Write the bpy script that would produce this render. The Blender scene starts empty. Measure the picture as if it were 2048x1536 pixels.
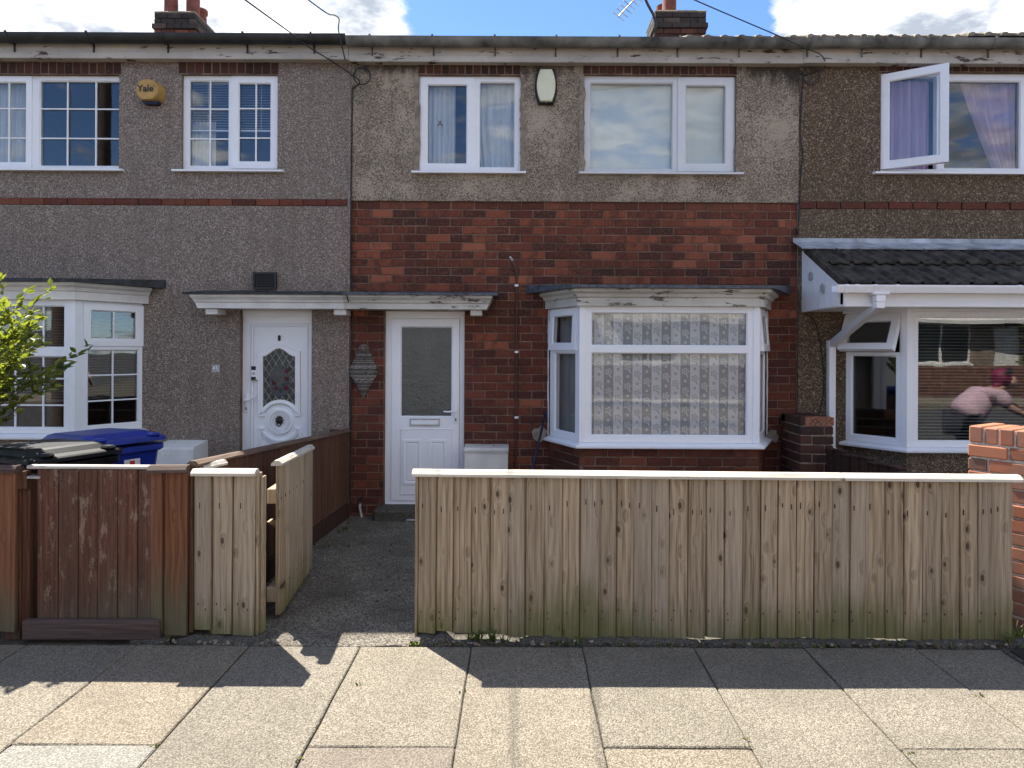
import bpy, bmesh, math, random
from mathutils import Matrix, Vector
random.seed(7)
R = math.radians
# ------------------------------------------------------------------ camera, sky, sun, exposure
CAMY, CAMZ, FPX, VX, VY, ROLL = -6.8, 1.67, 1360.0, 1035.0, 700.0, R(0.28)
sc = bpy.context.scene
col = sc.collection
cam_d = bpy.data.cameras.new('camera')
cam_d.sensor_width = 36.0
cam_d.lens = 36.0 * FPX / 2048.0
cam_d.shift_x = -(VX - 1024.0) / 2048.0
cam_d.shift_y = (VY - 768.0) / 2048.0
cam_d.clip_start, cam_d.clip_end = 0.05, 2000.0
cam = bpy.data.objects.new('camera', cam_d)
col.objects.link(cam)
cam.matrix_world = Matrix.Translation((0, CAMY, CAMZ)) @ Matrix.Rotation(math.pi / 2, 4, 'X') @ Matrix.Rotation(ROLL, 4, 'Z')
sc.camera = cam

SUN = Vector((-0.455, 0.545, 1.0)).normalized()
sun_d = bpy.data.lights.new('sun', 'SUN')
sun_d.energy = 5.0
sun_d.angle = R(0.53)
sun_d.color = (1.0, 0.945, 0.85)
sun = bpy.data.objects.new('sun', sun_d)
col.objects.link(sun)
sun.rotation_euler = SUN.to_track_quat('Z', 'Y').to_euler()
sun.location = (-6, 8, 14)

sc.render.engine = 'CYCLES'
sc.view_settings.view_transform = 'Standard'
sc.view_settings.look = 'None'
sc.view_settings.gamma = 1.0
sc.view_settings.use_curve_mapping = False
sc.view_settings.exposure = 1.55
sc.cycles.use_denoising = True
sc.cycles.max_bounces = 6
sc.cycles.diffuse_bounces = 3
sc.cycles.glossy_bounces = 4
sc.cycles.transmission_bounces = 4
sc.cycles.transparent_max_bounces = 12
sc.cycles.adaptive_threshold = 0.02
sc.cycles.caustics_reflective = False
sc.cycles.caustics_refractive = False


# ---- node helpers
def nd(nt, typ, ins=None, **props):
    n = nt.nodes.new(typ)
    for k, v in props.items():
        setattr(n, k, v)
    for k, v in (ins or {}).items():
        s = n.inputs[k]
        if isinstance(v, bpy.types.NodeSocket):
            nt.links.new(v, s)
        else:
            if s.type == 'RGBA' and hasattr(v, '__len__') and len(v) == 3:
                v = (*v, 1.0)
            s.default_value = v
    return n


def mth(nt, op, a, b=None, c=None, clamp=False):
    ins = {0: a}
    if b is not None:
        ins[1] = b
    if c is not None:
        ins[2] = c
    return nd(nt, 'ShaderNodeMath', ins, operation=op, use_clamp=clamp).outputs[0]


def vm(nt, op, a, b=None):
    ins = {0: a}
    if b is not None:
        ins[1] = b
    n = nd(nt, 'ShaderNodeVectorMath', ins, operation=op)
    return n.outputs['Value'] if op in ('DOT_PRODUCT', 'LENGTH', 'DISTANCE') else n.outputs[0]


def mixc(nt, f, a, b, blend='MIX'):
    n = nd(nt, 'ShaderNodeMix', data_type='RGBA', blend_type=blend)
    for i, v in ((0, f), (6, a), (7, b)):
        if isinstance(v, bpy.types.NodeSocket):
            nt.links.new(v, n.inputs[i])
        else:
            n.inputs[i].default_value = (*v, 1.0) if (i and len(v) == 3) else v
    return n.outputs[2]


def ramp(nt, f, stops, interp='LINEAR'):
    n = nt.nodes.new('ShaderNodeValToRGB')
    n.color_ramp.interpolation = interp
    e = n.color_ramp.elements
    while len(e) < len(stops):
        e.new(0.5)
    for el, (p, c) in zip(e, stops):
        el.position = p
        el.color = (c, c, c, 1) if isinstance(c, (int, float)) else (*c, 1)
    nt.links.new(f, n.inputs[0])
    return n.outputs[0]


def noise(nt, vec, scale, detail=4, rough=0.55, dist=0.0):
    return nd(nt, 'ShaderNodeTexNoise', {'Vector': vec, 'Scale': scale, 'Detail': detail, 'Roughness': rough, 'Distortion': dist}).outputs[0]


def voro(nt, vec, scale, rnd=1.0, feature='F1'):
    return nd(nt, 'ShaderNodeTexVoronoi', {'Vector': vec, 'Scale': scale, 'Randomness': rnd}, feature=feature)


def smooth(nt, x, lo, hi):
    return nd(nt, 'ShaderNodeMapRange', {'Value': x, 'From Min': lo, 'From Max': hi}, interpolation_type='SMOOTHSTEP').outputs[0]


# ---- world: Nishita sky with cumulus spread over it by noise in the view direction
world = bpy.data.worlds.new('World')
sc.world = world
world.use_nodes = True
wn = world.node_tree
wn.nodes.clear()
sky = nd(wn, 'ShaderNodeTexSky', sky_type='NISHITA', sun_disc=False, sun_elevation=math.asin(SUN.z),
         sun_rotation=math.atan2(SUN.x, SUN.y) % (2 * math.pi), altitude=0.0, air_density=0.72, dust_density=0.05, ozone_density=3.0)
tc = nd(wn, 'ShaderNodeTexCoord').outputs['Generated']
dirn = vm(wn, 'NORMALIZE', tc)
sx = nd(wn, 'ShaderNodeSeparateXYZ', {0: dirn})
zz = mth(wn, 'MAXIMUM', sx.outputs[2], 0.0)
den = mth(wn, 'ADD', zz, 0.12)
cuv = nd(wn, 'ShaderNodeCombineXYZ', {0: mth(wn, 'DIVIDE', sx.outputs[0], den), 1: mth(wn, 'DIVIDE', sx.outputs[1], den), 2: mth(wn, 'MULTIPLY', zz, 0.6)}).outputs[0]


def skyblob(px, py, rad, amt):
    u, v = (px - VX) / FPX, -(py - VY) / FPX
    d = Vector((u, 1.0, v)).normalized()
    dist = vm(wn, 'DISTANCE', dirn, tuple(d))
    return mth(wn, 'MULTIPLY', smooth(wn, dist, rad, rad * 0.15), amt)


n_big = noise(wn, cuv, 1.15, 2, 0.5)
n_fine = noise(wn, cuv, 6.0, 7, 0.62, 0.25)
dens = mth(wn, 'ADD', mth(wn, 'MULTIPLY', n_big, 0.72), mth(wn, 'MULTIPLY', n_fine, 0.42))
for b in ((90, 20, 0.30, 0.20), (560, 50, 0.17, 0.22), (730, 60, 0.075, 0.20), (1900, 30, 0.22, 0.20), (1620, 10, 0.09, 0.15), (1100, 20, 0.22, -0.30), (1480, 60, 0.07, -0.14), (640, -15, 0.07, -0.16), (215, -10, 0.05, -0.14)):
    dens = mth(wn, 'ADD', dens, skyblob(*b))
cmask = smooth(wn, dens, 0.535, 0.645)
cbright = ramp(wn, noise(wn, cuv, 3.2, 6, 0.6), [(0.40, (0.26, 0.29, 0.34)), (0.66, (1.0, 0.99, 0.97))])
skyc = vm(wn, 'SCALE', mixc(wn, 1.0, sky.outputs[0], (0.86, 0.98, 1.12), 'MULTIPLY'))
skyc.node.inputs['Scale'].default_value = 1.0
cloudc = vm(wn, 'SCALE', cbright)
cloudc.node.inputs['Scale'].default_value = 8.6
wcol = mixc(wn, cmask, skyc, cloudc)
bg = nd(wn, 'ShaderNodeBackground', {'Color': wcol, 'Strength': 0.088})
nd(wn, 'ShaderNodeOutputWorld', {'Surface': bg.outputs[0]})


# ------------------------------------------------------------------ helpers
def W(px, py, Y):
    u, v = px - VX, -(py - VY)
    U = u * math.cos(ROLL) - v * math.sin(ROLL)
    V = u * math.sin(ROLL) + v * math.cos(ROLL)
    D = Y - CAMY
    return U / FPX * D, CAMZ + V / FPX * D


def RW(px0, px1, py0, py1, Y):
    pm, qm = (px0 + px1) / 2, (py0 + py1) / 2
    return W(px0, qm, Y)[0], W(px1, qm, Y)[0], W(pm, py1, Y)[1], W(pm, py0, Y)[1]


def G(px, py, z=0.0):
    """point of the level ground (height z) seen at a pixel"""
    u, v = px - VX, -(py - VY)
    U = u * math.cos(ROLL) - v * math.sin(ROLL)
    V = u * math.sin(ROLL) + v * math.cos(ROLL)
    D = (CAMZ - z) / (-V / FPX)
    return U / FPX * D, CAMY + D


I4 = Matrix.Identity(4)
WM = {}


class MB:
    def __init__(self, T=None):
        self.v, self.f, self.mi = [], [], []
        self.T = T or I4

    def add(self, vs, fs, m=0):
        b = len(self.v)
        self.v += [tuple(self.T @ Vector(p)) for p in vs]
        for f in fs:
            self.f.append([b + i for i in f])
            self.mi.append(m)
        return self

    def box(self, x0, x1, y0, y1, z0, z1, c=0.0, m=0):
        if x1 < x0: x0, x1 = x1, x0
        if y1 < y0: y0, y1 = y1, y0
        if z1 < z0: z0, z1 = z1, z0
        if c <= 0:
            vs = [(x, y, z) for x in (x0, x1) for y in (y0, y1) for z in (z0, z1)]
            return self.add(vs, [(0, 1, 3, 2), (4, 6, 7, 5), (0, 4, 5, 1), (2, 3, 7, 6), (0, 2, 6, 4), (1, 5, 7, 3)], m)
        c = min(c, (x1 - x0) * .45, (y1 - y0) * .45, (z1 - z0) * .45)
        cx, cy, cz, hx, hy, hz = (x0 + x1) / 2, (y0 + y1) / 2, (z0 + z1) / 2, (x1 - x0) / 2, (y1 - y0) / 2, (z1 - z0) / 2
        vs, ix = [], {}
        for sx in (-1, 1):
            for sy in (-1, 1):
                for sz in (-1, 1):
                    for a, p in enumerate(((hx, hy - c, hz - c), (hx - c, hy, hz - c), (hx - c, hy - c, hz))):
                        ix[sx, sy, sz, a] = len(vs)
                        vs.append((cx + sx * p[0], cy + sy * p[1], cz + sz * p[2]))
        fs = []
        for s in (-1, 1):
            fs.append([ix[s, a, b, 0] for a, b in ((-1, -1), (1, -1), (1, 1), (-1, 1))])
            fs.append([ix[a, s, b, 1] for a, b in ((-1, -1), (1, -1), (1, 1), (-1, 1))])
            fs.append([ix[a, b, s, 2] for a, b in ((-1, -1), (1, -1), (1, 1), (-1, 1))])
        for a in (-1, 1):
            for b in (-1, 1):
                fs.append([ix[a, b, -1, 0], ix[a, b, -1, 1], ix[a, b, 1, 1], ix[a, b, 1, 0]])
                fs.append([ix[a, -1, b, 0], ix[a, -1, b, 2], ix[a, 1, b, 2], ix[a, 1, b, 0]])
                fs.append([ix[-1, a, b, 1], ix[-1, a, b, 2], ix[1, a, b, 2], ix[1, a, b, 1]])
        for sx in (-1, 1):
            for sy in (-1, 1):
                for sz in (-1, 1):
                    fs.append([ix[sx, sy, sz, k] for k in range(3)])
        return self.add(vs, fs, m)

    def prism(self, poly, a0, a1, axis='y', m=0):
        """polygon (two coordinates) extruded along an axis: y -> poly in xz, z -> poly in xy, x -> poly in yz"""
        n = len(poly)
        mk = {'y': lambda p, a: (p[0], a, p[1]), 'z': lambda p, a: (p[0], p[1], a), 'x': lambda p, a: (a, p[0], p[1])}[axis]
        vs = [mk(p, a0) for p in poly] + [mk(p, a1) for p in poly]
        fs = [list(range(n)), list(range(2 * n - 1, n - 1, -1))] + [[i, (i + 1) % n, n + (i + 1) % n, n + i] for i in range(n)]
        return self.add(vs, fs, m)

    def tube(self, pts, r, seg=8, m=0):
        pts = [Vector(p) for p in pts]
        rs = r if hasattr(r, '__len__') else [r] * len(pts)
        rings, up = [], Vector((0.13, 0.21, 0.97)).normalized()
        vs = []
        prev = None
        for i, p in enumerate(pts):
            d = (pts[min(i + 1, len(pts) - 1)] - pts[max(i - 1, 0)])
            d = d.normalized() if d.length > 1e-9 else Vector((0, 0, 1))
            if prev is None:
                a = d.cross(up)
                if a.length < 0.1:
                    a = d.cross(Vector((1, 0, 0)))
            else:
                a = prev - d * prev.dot(d)
            a.normalize()
            prev = a
            b = d.cross(a)
            for k in range(seg):
                t = 2 * math.pi * k / seg
                vs.append(p + (a * math.cos(t) + b * math.sin(t)) * rs[i])
        fs = []
        for i in range(len(pts) - 1):
            for k in range(seg):
                k2 = (k + 1) % seg
                fs.append([i * seg + k, i * seg + k2, (i + 1) * seg + k2, (i + 1) * seg + k])
        fs.append(list(range(seg)))
        fs.append(list(range((len(pts) - 1) * seg, len(pts) * seg)))
        return self.add(vs, fs, m)

    def lathe(self, prof, seg=16, c=(0, 0, 0), axis='z', m=0, a0=0.0, a1=2 * math.pi):
        full = abs(a1 - a0 - 2 * math.pi) < 1e-6
        n = seg if full else seg + 1
        vs = []
        for r, z in prof:
            for k in range(n):
                t = a0 + (a1 - a0) * k / seg
                x, y = r * math.cos(t), r * math.sin(t)
                p = (x, y, z) if axis == 'z' else (x, z, y)
                vs.append((c[0] + p[0], c[1] + p[1], c[2] + p[2]))
        fs = []
        for i in range(len(prof) - 1):
            for k in range(seg):
                k2 = (k + 1) % n
                fs.append([i * n + k, i * n + k2, (i + 1) * n + k2, (i + 1) * n + k])
        if full:
            if prof[0][0] > 1e-5: fs.append(list(range(n)))
            if prof[-1][0] > 1e-5: fs.append(list(range((len(prof) - 1) * n, len(prof) * n)))
        return self.add(vs, fs, m)

    def sweep(self, plan, prof, m=0):
        n = len(plan)
        nor = []
        for i in range(n - 1):
            d = Vector((plan[i + 1][0] - plan[i][0], plan[i + 1][1] - plan[i][1])).normalized()
            nor.append(Vector((d.y, -d.x)))
        vs = []
        for i in range(n):
            if i == 0: o = nor[0]
            elif i == n - 1: o = nor[-1]
            else: o = (nor[i - 1] + nor[i]) / (1 + nor[i - 1].dot(nor[i]))
            for a, z in prof:
                vs.append((plan[i][0] + o.x * a, plan[i][1] + o.y * a, z))
        k = len(prof)
        fs = []
        for i in range(n - 1):
            for j in range(k):
                j2 = (j + 1) % k
                fs.append([i * k + j, i * k + j2, (i + 1) * k + j2, (i + 1) * k + j])
        fs.append(list(range(k)))
        fs.append(list(range((n - 1) * k, n * k)))
        return self.add(vs, fs, m)

    def plate(self, X0, X1, Z0, Z1, holes, y0, y1, m=0):
        """slab in xz with rectangular holes, front at y0, back at y1"""
        xs = sorted({X0, X1, *[min(max(h[i], X0), X1) for h in holes for i in (0, 1)]})
        zs = sorted({Z0, Z1, *[min(max(h[i], Z0), Z1) for h in holes for i in (2, 3)]})
        inh = lambda x, z: any(h[0] < x < h[1] and h[2] < z < h[3] for h in holes)
        cell = [[not inh((xs[i] + xs[i + 1]) / 2, (zs[j] + zs[j + 1]) / 2) for j in range(len(zs) - 1)] for i in range(len(xs) - 1)]
        ok = lambda i, j: 0 <= i < len(xs) - 1 and 0 <= j < len(zs) - 1 and cell[i][j]
        for i in range(len(xs) - 1):
            for j in range(len(zs) - 1):
                if not cell[i][j]: continue
                a, b, c, d = xs[i], xs[i + 1], zs[j], zs[j + 1]
                self.add([(a, y0, c), (b, y0, c), (b, y0, d), (a, y0, d)], [(0, 1, 2, 3)], m)
                self.add([(a, y1, c), (b, y1, c), (b, y1, d), (a, y1, d)], [(3, 2, 1, 0)], m)
                if not ok(i - 1, j): self.add([(a, y0, c), (a, y0, d), (a, y1, d), (a, y1, c)], [(0, 1, 2, 3)], m)
                if not ok(i + 1, j): self.add([(b, y0, c), (b, y1, c), (b, y1, d), (b, y0, d)], [(0, 1, 2, 3)], m)
                if not ok(i, j - 1): self.add([(a, y0, c), (a, y1, c), (b, y1, c), (b, y0, c)], [(0, 1, 2, 3)], m)
                if not ok(i, j + 1): self.add([(a, y0, d), (b, y0, d), (b, y1, d), (a, y1, d)], [(0, 1, 2, 3)], m)
        return self

    def bead(self, x0, x1, z0, z1, y, w, d, m=0):
        o = [(x0, y, z0), (x1, y, z0), (x1, y, z1), (x0, y, z1)]
        i = [(x0 + w, y + d, z0 + w), (x1 - w, y + d, z0 + w), (x1 - w, y + d, z1 - w), (x0 + w, y + d, z1 - w)]
        return self.add(o + i, [(k, (k + 1) % 4, 4 + (k + 1) % 4, 4 + k) for k in range(4)], m)

    def mesh(self, name, mats, smooth=False, weld=False):
        me = bpy.data.meshes.new(name)
        me.from_pydata(self.v, [], self.f)
        for mm in (mats if isinstance(mats, (list, tuple)) else [mats]):
            me.materials.append(MAT[mm] if isinstance(mm, str) else mm)
        me.polygons.foreach_set('material_index', self.mi)
        bm = bmesh.new()
        bm.from_mesh(me)
        if weld:
            bmesh.ops.remove_doubles(bm, verts=bm.verts, dist=1e-5)
        bmesh.ops.recalc_face_normals(bm, faces=bm.faces)
        bm.to_mesh(me)
        bm.free()
        if smooth:
            me.polygons.foreach_set('use_smooth', [True] * len(me.polygons))
            if smooth is not True:
                me.set_sharp_from_angle(angle=R(smooth))
        me.update()
        return me

    def build(self, name, mats, parent=None, smooth=False, weld=False, **tagkw):
        return link(name, self.mesh(name, mats, smooth, weld), parent, **tagkw)


def link(name, data, parent=None, M=None, local=False, **tagkw):
    o = bpy.data.objects.new(name, data)
    col.objects.link(o)
    M = M or I4
    if parent is not None:
        o.parent = parent
        if not local:
            o.matrix_parent_inverse = WM[parent.name].inverted()
            WM[o.name] = M
        else:
            WM[o.name] = WM[parent.name] @ M
    else:
        WM[o.name] = M
    o.matrix_basis = M
    tag(o, **tagkw)
    return o


def tag(o, label=None, cat=None, group=None, kind=None):
    if label: o['label'] = label
    if cat: o['category'] = cat
    if group: o['group'] = group
    if kind: o['kind'] = kind
    return o


def thing(name, loc, label, cat, group=None, rz=0.0, rx=0.0, ry=0.0):
    M = Matrix.Translation(loc) @ Matrix.Rotation(rz, 4, 'Z') @ Matrix.Rotation(ry, 4, 'Y') @ Matrix.Rotation(rx, 4, 'X')
    return link(name, None, None, M, label=label, cat=cat, group=group)


def arc(c, r, a0, a1, n):
    return [(c[0] + r * math.cos(a0 + (a1 - a0) * i / n), c[1] + r * math.sin(a0 + (a1 - a0) * i / n)) for i in range(n + 1)]


# ------------------------------------------------------------------ materials
MAT = {}


def newmat(name, rough=0.6, spec=0.5):
    m = bpy.data.materials.new(name)
    m.use_nodes = True
    nt = m.node_tree
    nt.nodes.clear()
    b = nd(nt, 'ShaderNodeBsdfPrincipled', {'Roughness': rough, 'Specular IOR Level': spec})
    out = nd(nt, 'ShaderNodeOutputMaterial', {'Surface': b.outputs[0]})
    MAT[name] = m
    pos = nd(nt, 'ShaderNodeNewGeometry').outputs['Position']
    return nt, b, pos, out


def setin(nt, b, k, v):
    if isinstance(v, bpy.types.NodeSocket):
        nt.links.new(v, b.inputs[k])
    else:
        b.inputs[k].default_value = (*v, 1.0) if hasattr(v, '__len__') and len(v) == 3 and b.inputs[k].type == 'RGBA' else v


def bump(nt, b, h, strength=0.3, dist=0.01):
    n = nd(nt, 'ShaderNodeBump', {'Height': h, 'Strength': strength, 'Distance': dist})
    nt.links.new(n.outputs[0], b.inputs['Normal'])


def rnd(nt):
    """one random number per object and per loose piece of a joined mesh"""
    a = nd(nt, 'ShaderNodeObjectInfo').outputs['Random']
    g = nd(nt, 'ShaderNodeNewGeometry').outputs['Random Per Island']
    return mth(nt, 'FRACT', mth(nt, 'ADD', a, g))


def seedpos(nt, pos, scale=(1, 1, 1), k=37.0):
    r = rnd(nt)
    off = nd(nt, 'ShaderNodeCombineXYZ', {0: mth(nt, 'MULTIPLY', r, k), 1: mth(nt, 'MULTIPLY', r, -k * .7), 2: mth(nt, 'MULTIPLY', r, k * 1.3)}).outputs[0]
    p = vm(nt, 'ADD', pos, off)
    return vm(nt, 'MULTIPLY', p, scale), r


def plain(name, c, rough=0.6, spec=0.5, var=0.12, vs=6.0, metallic=0.0, bumpy=0.0):
    nt, b, pos, _ = newmat(name, rough, spec)
    f = noise(nt, pos, vs, 5)
    dark = tuple(x * (1 - var * 2) for x in c)
    lite = tuple(min(1, x * (1 + var)) for x in c)
    setin(nt, b, 'Base Color', ramp(nt, f, [(0.25, dark), (0.7, lite)]))
    b.inputs['Metallic'].default_value = metallic
    if bumpy:
        bump(nt, b, noise(nt, pos, vs * 8, 5), bumpy, 0.004)
    return nt, b


def brickmat(name, stops, dirt=(0.048, 0.026, 0.020), mott=0.5, rough=0.85):
    nt, b, pos, _ = newmat(name, rough, 0.25)
    p, r = seedpos(nt, pos)
    base = ramp(nt, r, stops)
    flash = noise(nt, vm(nt, 'MULTIPLY', p, (9.0, 1.0, 4.0)), 1.0, 2, 0.5)
    c = mixc(nt, mth(nt, 'MULTIPLY', smooth(nt, flash, 0.5, 0.62), mott), base, dirt)
    c = mixc(nt, mth(nt, 'MULTIPLY', smooth(nt, noise(nt, p, 42, 5, 0.7), 0.45, 0.75), 0.35), c, tuple(min(1, x * 1.5) for x in stops[-1][1]))
    soot = smooth(nt, noise(nt, pos, 1.1, 5, 0.6), 0.5, 0.72)
    c = mixc(nt, mth(nt, 'MULTIPLY', soot, 0.28), c, dirt)
    c = mixc(nt, mth(nt, 'MULTIPLY', smooth(nt, noise(nt, pos, 48, 2, 0.5), 0.735, 0.765), 0.55), c, (0.42, 0.36, 0.31))
    setin(nt, b, 'Base Color', c)
    bump(nt, b, noise(nt, p, 130, 4, 0.7), 0.35, 0.003)


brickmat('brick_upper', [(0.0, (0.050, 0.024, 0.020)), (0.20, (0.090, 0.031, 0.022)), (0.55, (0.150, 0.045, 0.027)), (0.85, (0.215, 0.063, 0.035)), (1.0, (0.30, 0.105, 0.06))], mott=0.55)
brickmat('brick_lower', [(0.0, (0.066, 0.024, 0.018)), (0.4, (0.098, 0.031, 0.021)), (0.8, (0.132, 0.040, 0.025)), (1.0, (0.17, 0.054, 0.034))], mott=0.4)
brickmat('brick_band', [(0.0, (0.085, 0.030, 0.022)), (0.5, (0.125, 0.040, 0.027)), (1.0, (0.19, 0.066, 0.04))], mott=0.35)
brickmat('brick_soldier', [(0.0, (0.036, 0.020, 0.016)), (0.5, (0.058, 0.027, 0.020)), (1.0, (0.09, 0.038, 0.027))], mott=0.4)
brickmat('brick_pier', [(0.0, (0.17, 0.075, 0.048)), (0.4, (0.32, 0.12, 0.068)), (0.75, (0.42, 0.16, 0.085)), (1.0, (0.24, 0.14, 0.10))], dirt=(0.17, 0.13, 0.11), mott=0.4)
brickmat('brick_dark', [(0.0, (0.035, 0.022, 0.019)), (0.5, (0.062, 0.029, 0.023)), (1.0, (0.11, 0.046, 0.032))], mott=0.45)
brickmat('brick_black', [(0.0, (0.030, 0.027, 0.025)), (0.6, (0.050, 0.043, 0.039)), (1.0, (0.10, 0.072, 0.06))], mott=0.3)
plain('mortar', (0.20, 0.135, 0.10), 0.95, 0.2, 0.35, 5, bumpy=0.4)
plain('mortar_white', (0.52, 0.48, 0.42), 0.95, 0.2, 0.25, 30, bumpy=0.5)
plain('cement', (0.28, 0.235, 0.185), 0.95, 0.2, 0.25, 18, bumpy=0.5)


def pebble(name, stops, patch=None, stain=None, scale=85):
    nt, b, pos, _ = newmat(name, 0.85, 0.3)
    v1 = voro(nt, pos, scale)
    v2 = voro(nt, pos, scale * 0.62)
    h1 = nd(nt, 'ShaderNodeSeparateColor', {0: v1.outputs['Color']}).outputs[0]
    h2 = nd(nt, 'ShaderNodeSeparateColor', {0: v2.outputs['Color']}).outputs[1]
    h = mth(nt, 'ADD', mth(nt, 'MULTIPLY', h1, 0.65), mth(nt, 'MULTIPLY', h2, 0.35))
    c = ramp(nt, h, stops)
    gap = smooth(nt, v1.outputs['Distance'], 0.45, 0.75)
    c = mixc(nt, mth(nt, 'MULTIPLY', gap, 0.55), c, stops[0][1])
    big = noise(nt, pos, 0.9, 5, 0.6)
    c = mixc(nt, ramp(nt, big, [(0.35, 0.0), (0.7, 0.30)]), c, tuple(x * 0.72 for x in stops[len(stops) // 2][1]))
    run_ = noise(nt, vm(nt, 'MULTIPLY', pos, (7.0, 7.0, 0.55)), 1.0, 5, 0.6)
    c = mixc(nt, ramp(nt, run_, [(0.48, 0.0), (0.72, 0.38)]), c, tuple(x * 0.62 for x in stops[1][1]))
    if patch:
        n = noise(nt, pos, 2.2, 6, 0.62)
        sx_ = nd(nt, 'ShaderNodeSeparateXYZ', {0: pos})
        # bare mortar where the chippings have dropped off
        f = mth(nt, 'ADD', n, mth(nt, 'MULTIPLY', noise(nt, pos, 75, 3, 0.6), 0.9))
        c = mixc(nt, mth(nt, 'MULTIPLY', smooth(nt, f, 0.97, 1.08), 0.85), c, patch)
    if stain:
        sx_ = nd(nt, 'ShaderNodeSeparateXYZ', {0: pos})
        q = nd(nt, 'ShaderNodeCombineXYZ', {0: mth(nt, 'MULTIPLY', sx_.outputs[0], 2.4), 1: 0.3, 2: mth(nt, 'MULTIPLY', sx_.outputs[2], 0.8)}).outputs[0]
        run = mth(nt, 'ADD', noise(nt, q, 1.0, 5, 0.65), mth(nt, 'MULTIPLY', mth(nt, 'SUBTRACT', sx_.outputs[2], stain[1]), stain[2]))
        c = mixc(nt, mth(nt, 'MULTIPLY', smooth(nt, run, 0.52, 0.70), stain[3]), c, stain[0])
    setin(nt, b, 'Base Color', c)
    hh = mth(nt, 'MULTIPLY', mth(nt, 'SUBTRACT', 1.0, v1.outputs['Distance']), 1.0)
    bump(nt, b, hh, 0.9, 0.006)


pebble('pebble_grey', [(0.10, (0.118, 0.090, 0.075)), (0.38, (0.222, 0.176, 0.147)), (0.62, (0.328, 0.268, 0.228)), (0.88, (0.60, 0.53, 0.465))], scale=135, stain=((0.10, 0.085, 0.07), 4.5, 0.25, 0.35))
pebble('pebble_brown', [(0.12, (0.050, 0.033, 0.021)), (0.42, (0.112, 0.077, 0.050)), (0.66, (0.18, 0.129, 0.085)), (0.88, (0.46, 0.37, 0.265))], scale=112)
pebble('pebble_worn', [(0.15, (0.080, 0.060, 0.045)), (0.42, (0.215, 0.168, 0.127)), (0.65, (0.385, 0.315, 0.242)), (0.9, (0.56, 0.48, 0.385))], patch=(0.45, 0.375, 0.292), scale=125, stain=((0.035, 0.028, 0.025), 4.36, 1.0, 0.88))


def upvc(name, c, dirtamt=0.25):
    nt, b, pos, _ = newmat(name, 0.32, 0.45)
    f = smooth(nt, noise(nt, pos, 3.0, 6, 0.7), 0.5, 0.8)
    c1 = mixc(nt, mth(nt, 'MULTIPLY', f, dirtamt), c, tuple(x * 0.62 for x in c))
    c1 = mixc(nt, mth(nt, 'MULTIPLY', smooth(nt, noise(nt, pos, 60, 4, 0.7), 0.62, 0.8), dirtamt * 0.7), c1, (0.25, 0.22, 0.18))
    setin(nt, b, 'Base Color', c1)
    bump(nt, b, noise(nt, pos, 9, 3), 0.03, 0.01)


upvc('upvc', (0.86, 0.88, 0.92))
upvc('upvc_dirty', (0.66, 0.68, 0.71), 0.5)
upvc('door_white', (0.88, 0.90, 0.94), 0.1)


def peeling(name, paint, under, lo, hi):
    nt, b, pos, _ = newmat(name, 0.6, 0.35)
    q = vm(nt, 'MULTIPLY', pos, (1.0, 1.0, 3.2))
    n1 = noise(nt, q, 5.0, 7, 0.68)
    n2 = noise(nt, vm(nt, 'MULTIPLY', pos, (3.0, 3.0, 30.0)), 1.0, 4, 0.6)
    f = mth(nt, 'ADD', mth(nt, 'MULTIPLY', n1, 0.7), mth(nt, 'MULTIPLY', n2, 0.3))
    pk = smooth(nt, f, lo, hi)
    grime = ramp(nt, noise(nt, pos, 1.7, 5, 0.6), [(0.3, tuple(x * 0.62 for x in paint)), (0.65, paint)])
    speck = smooth(nt, noise(nt, pos, 45, 4, 0.7), 0.60, 0.72)
    c = mixc(nt, mth(nt, 'MULTIPLY', speck, 0.5), grime, tuple(x * 1.6 for x in under))
    setin(nt, b, 'Base Color', mixc(nt, pk, c, under))
    bump(nt, b, mth(nt, 'SUBTRACT', 1.0, pk), 0.5, 0.003)


peeling('paint_fascia', (0.54, 0.49, 0.43), (0.075, 0.05, 0.04), 0.56, 0.61)
peeling('paint_bay', (0.62, 0.60, 0.55), (0.13, 0.11, 0.085), 0.545, 0.585)
peeling('paint_fresh', (0.80, 0.79, 0.76), (0.28, 0.25, 0.20), 0.66, 0.72)
peeling('paint_box', (0.82, 0.83, 0.82), (0.20, 0.19, 0.17), 0.60, 0.64)


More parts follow.
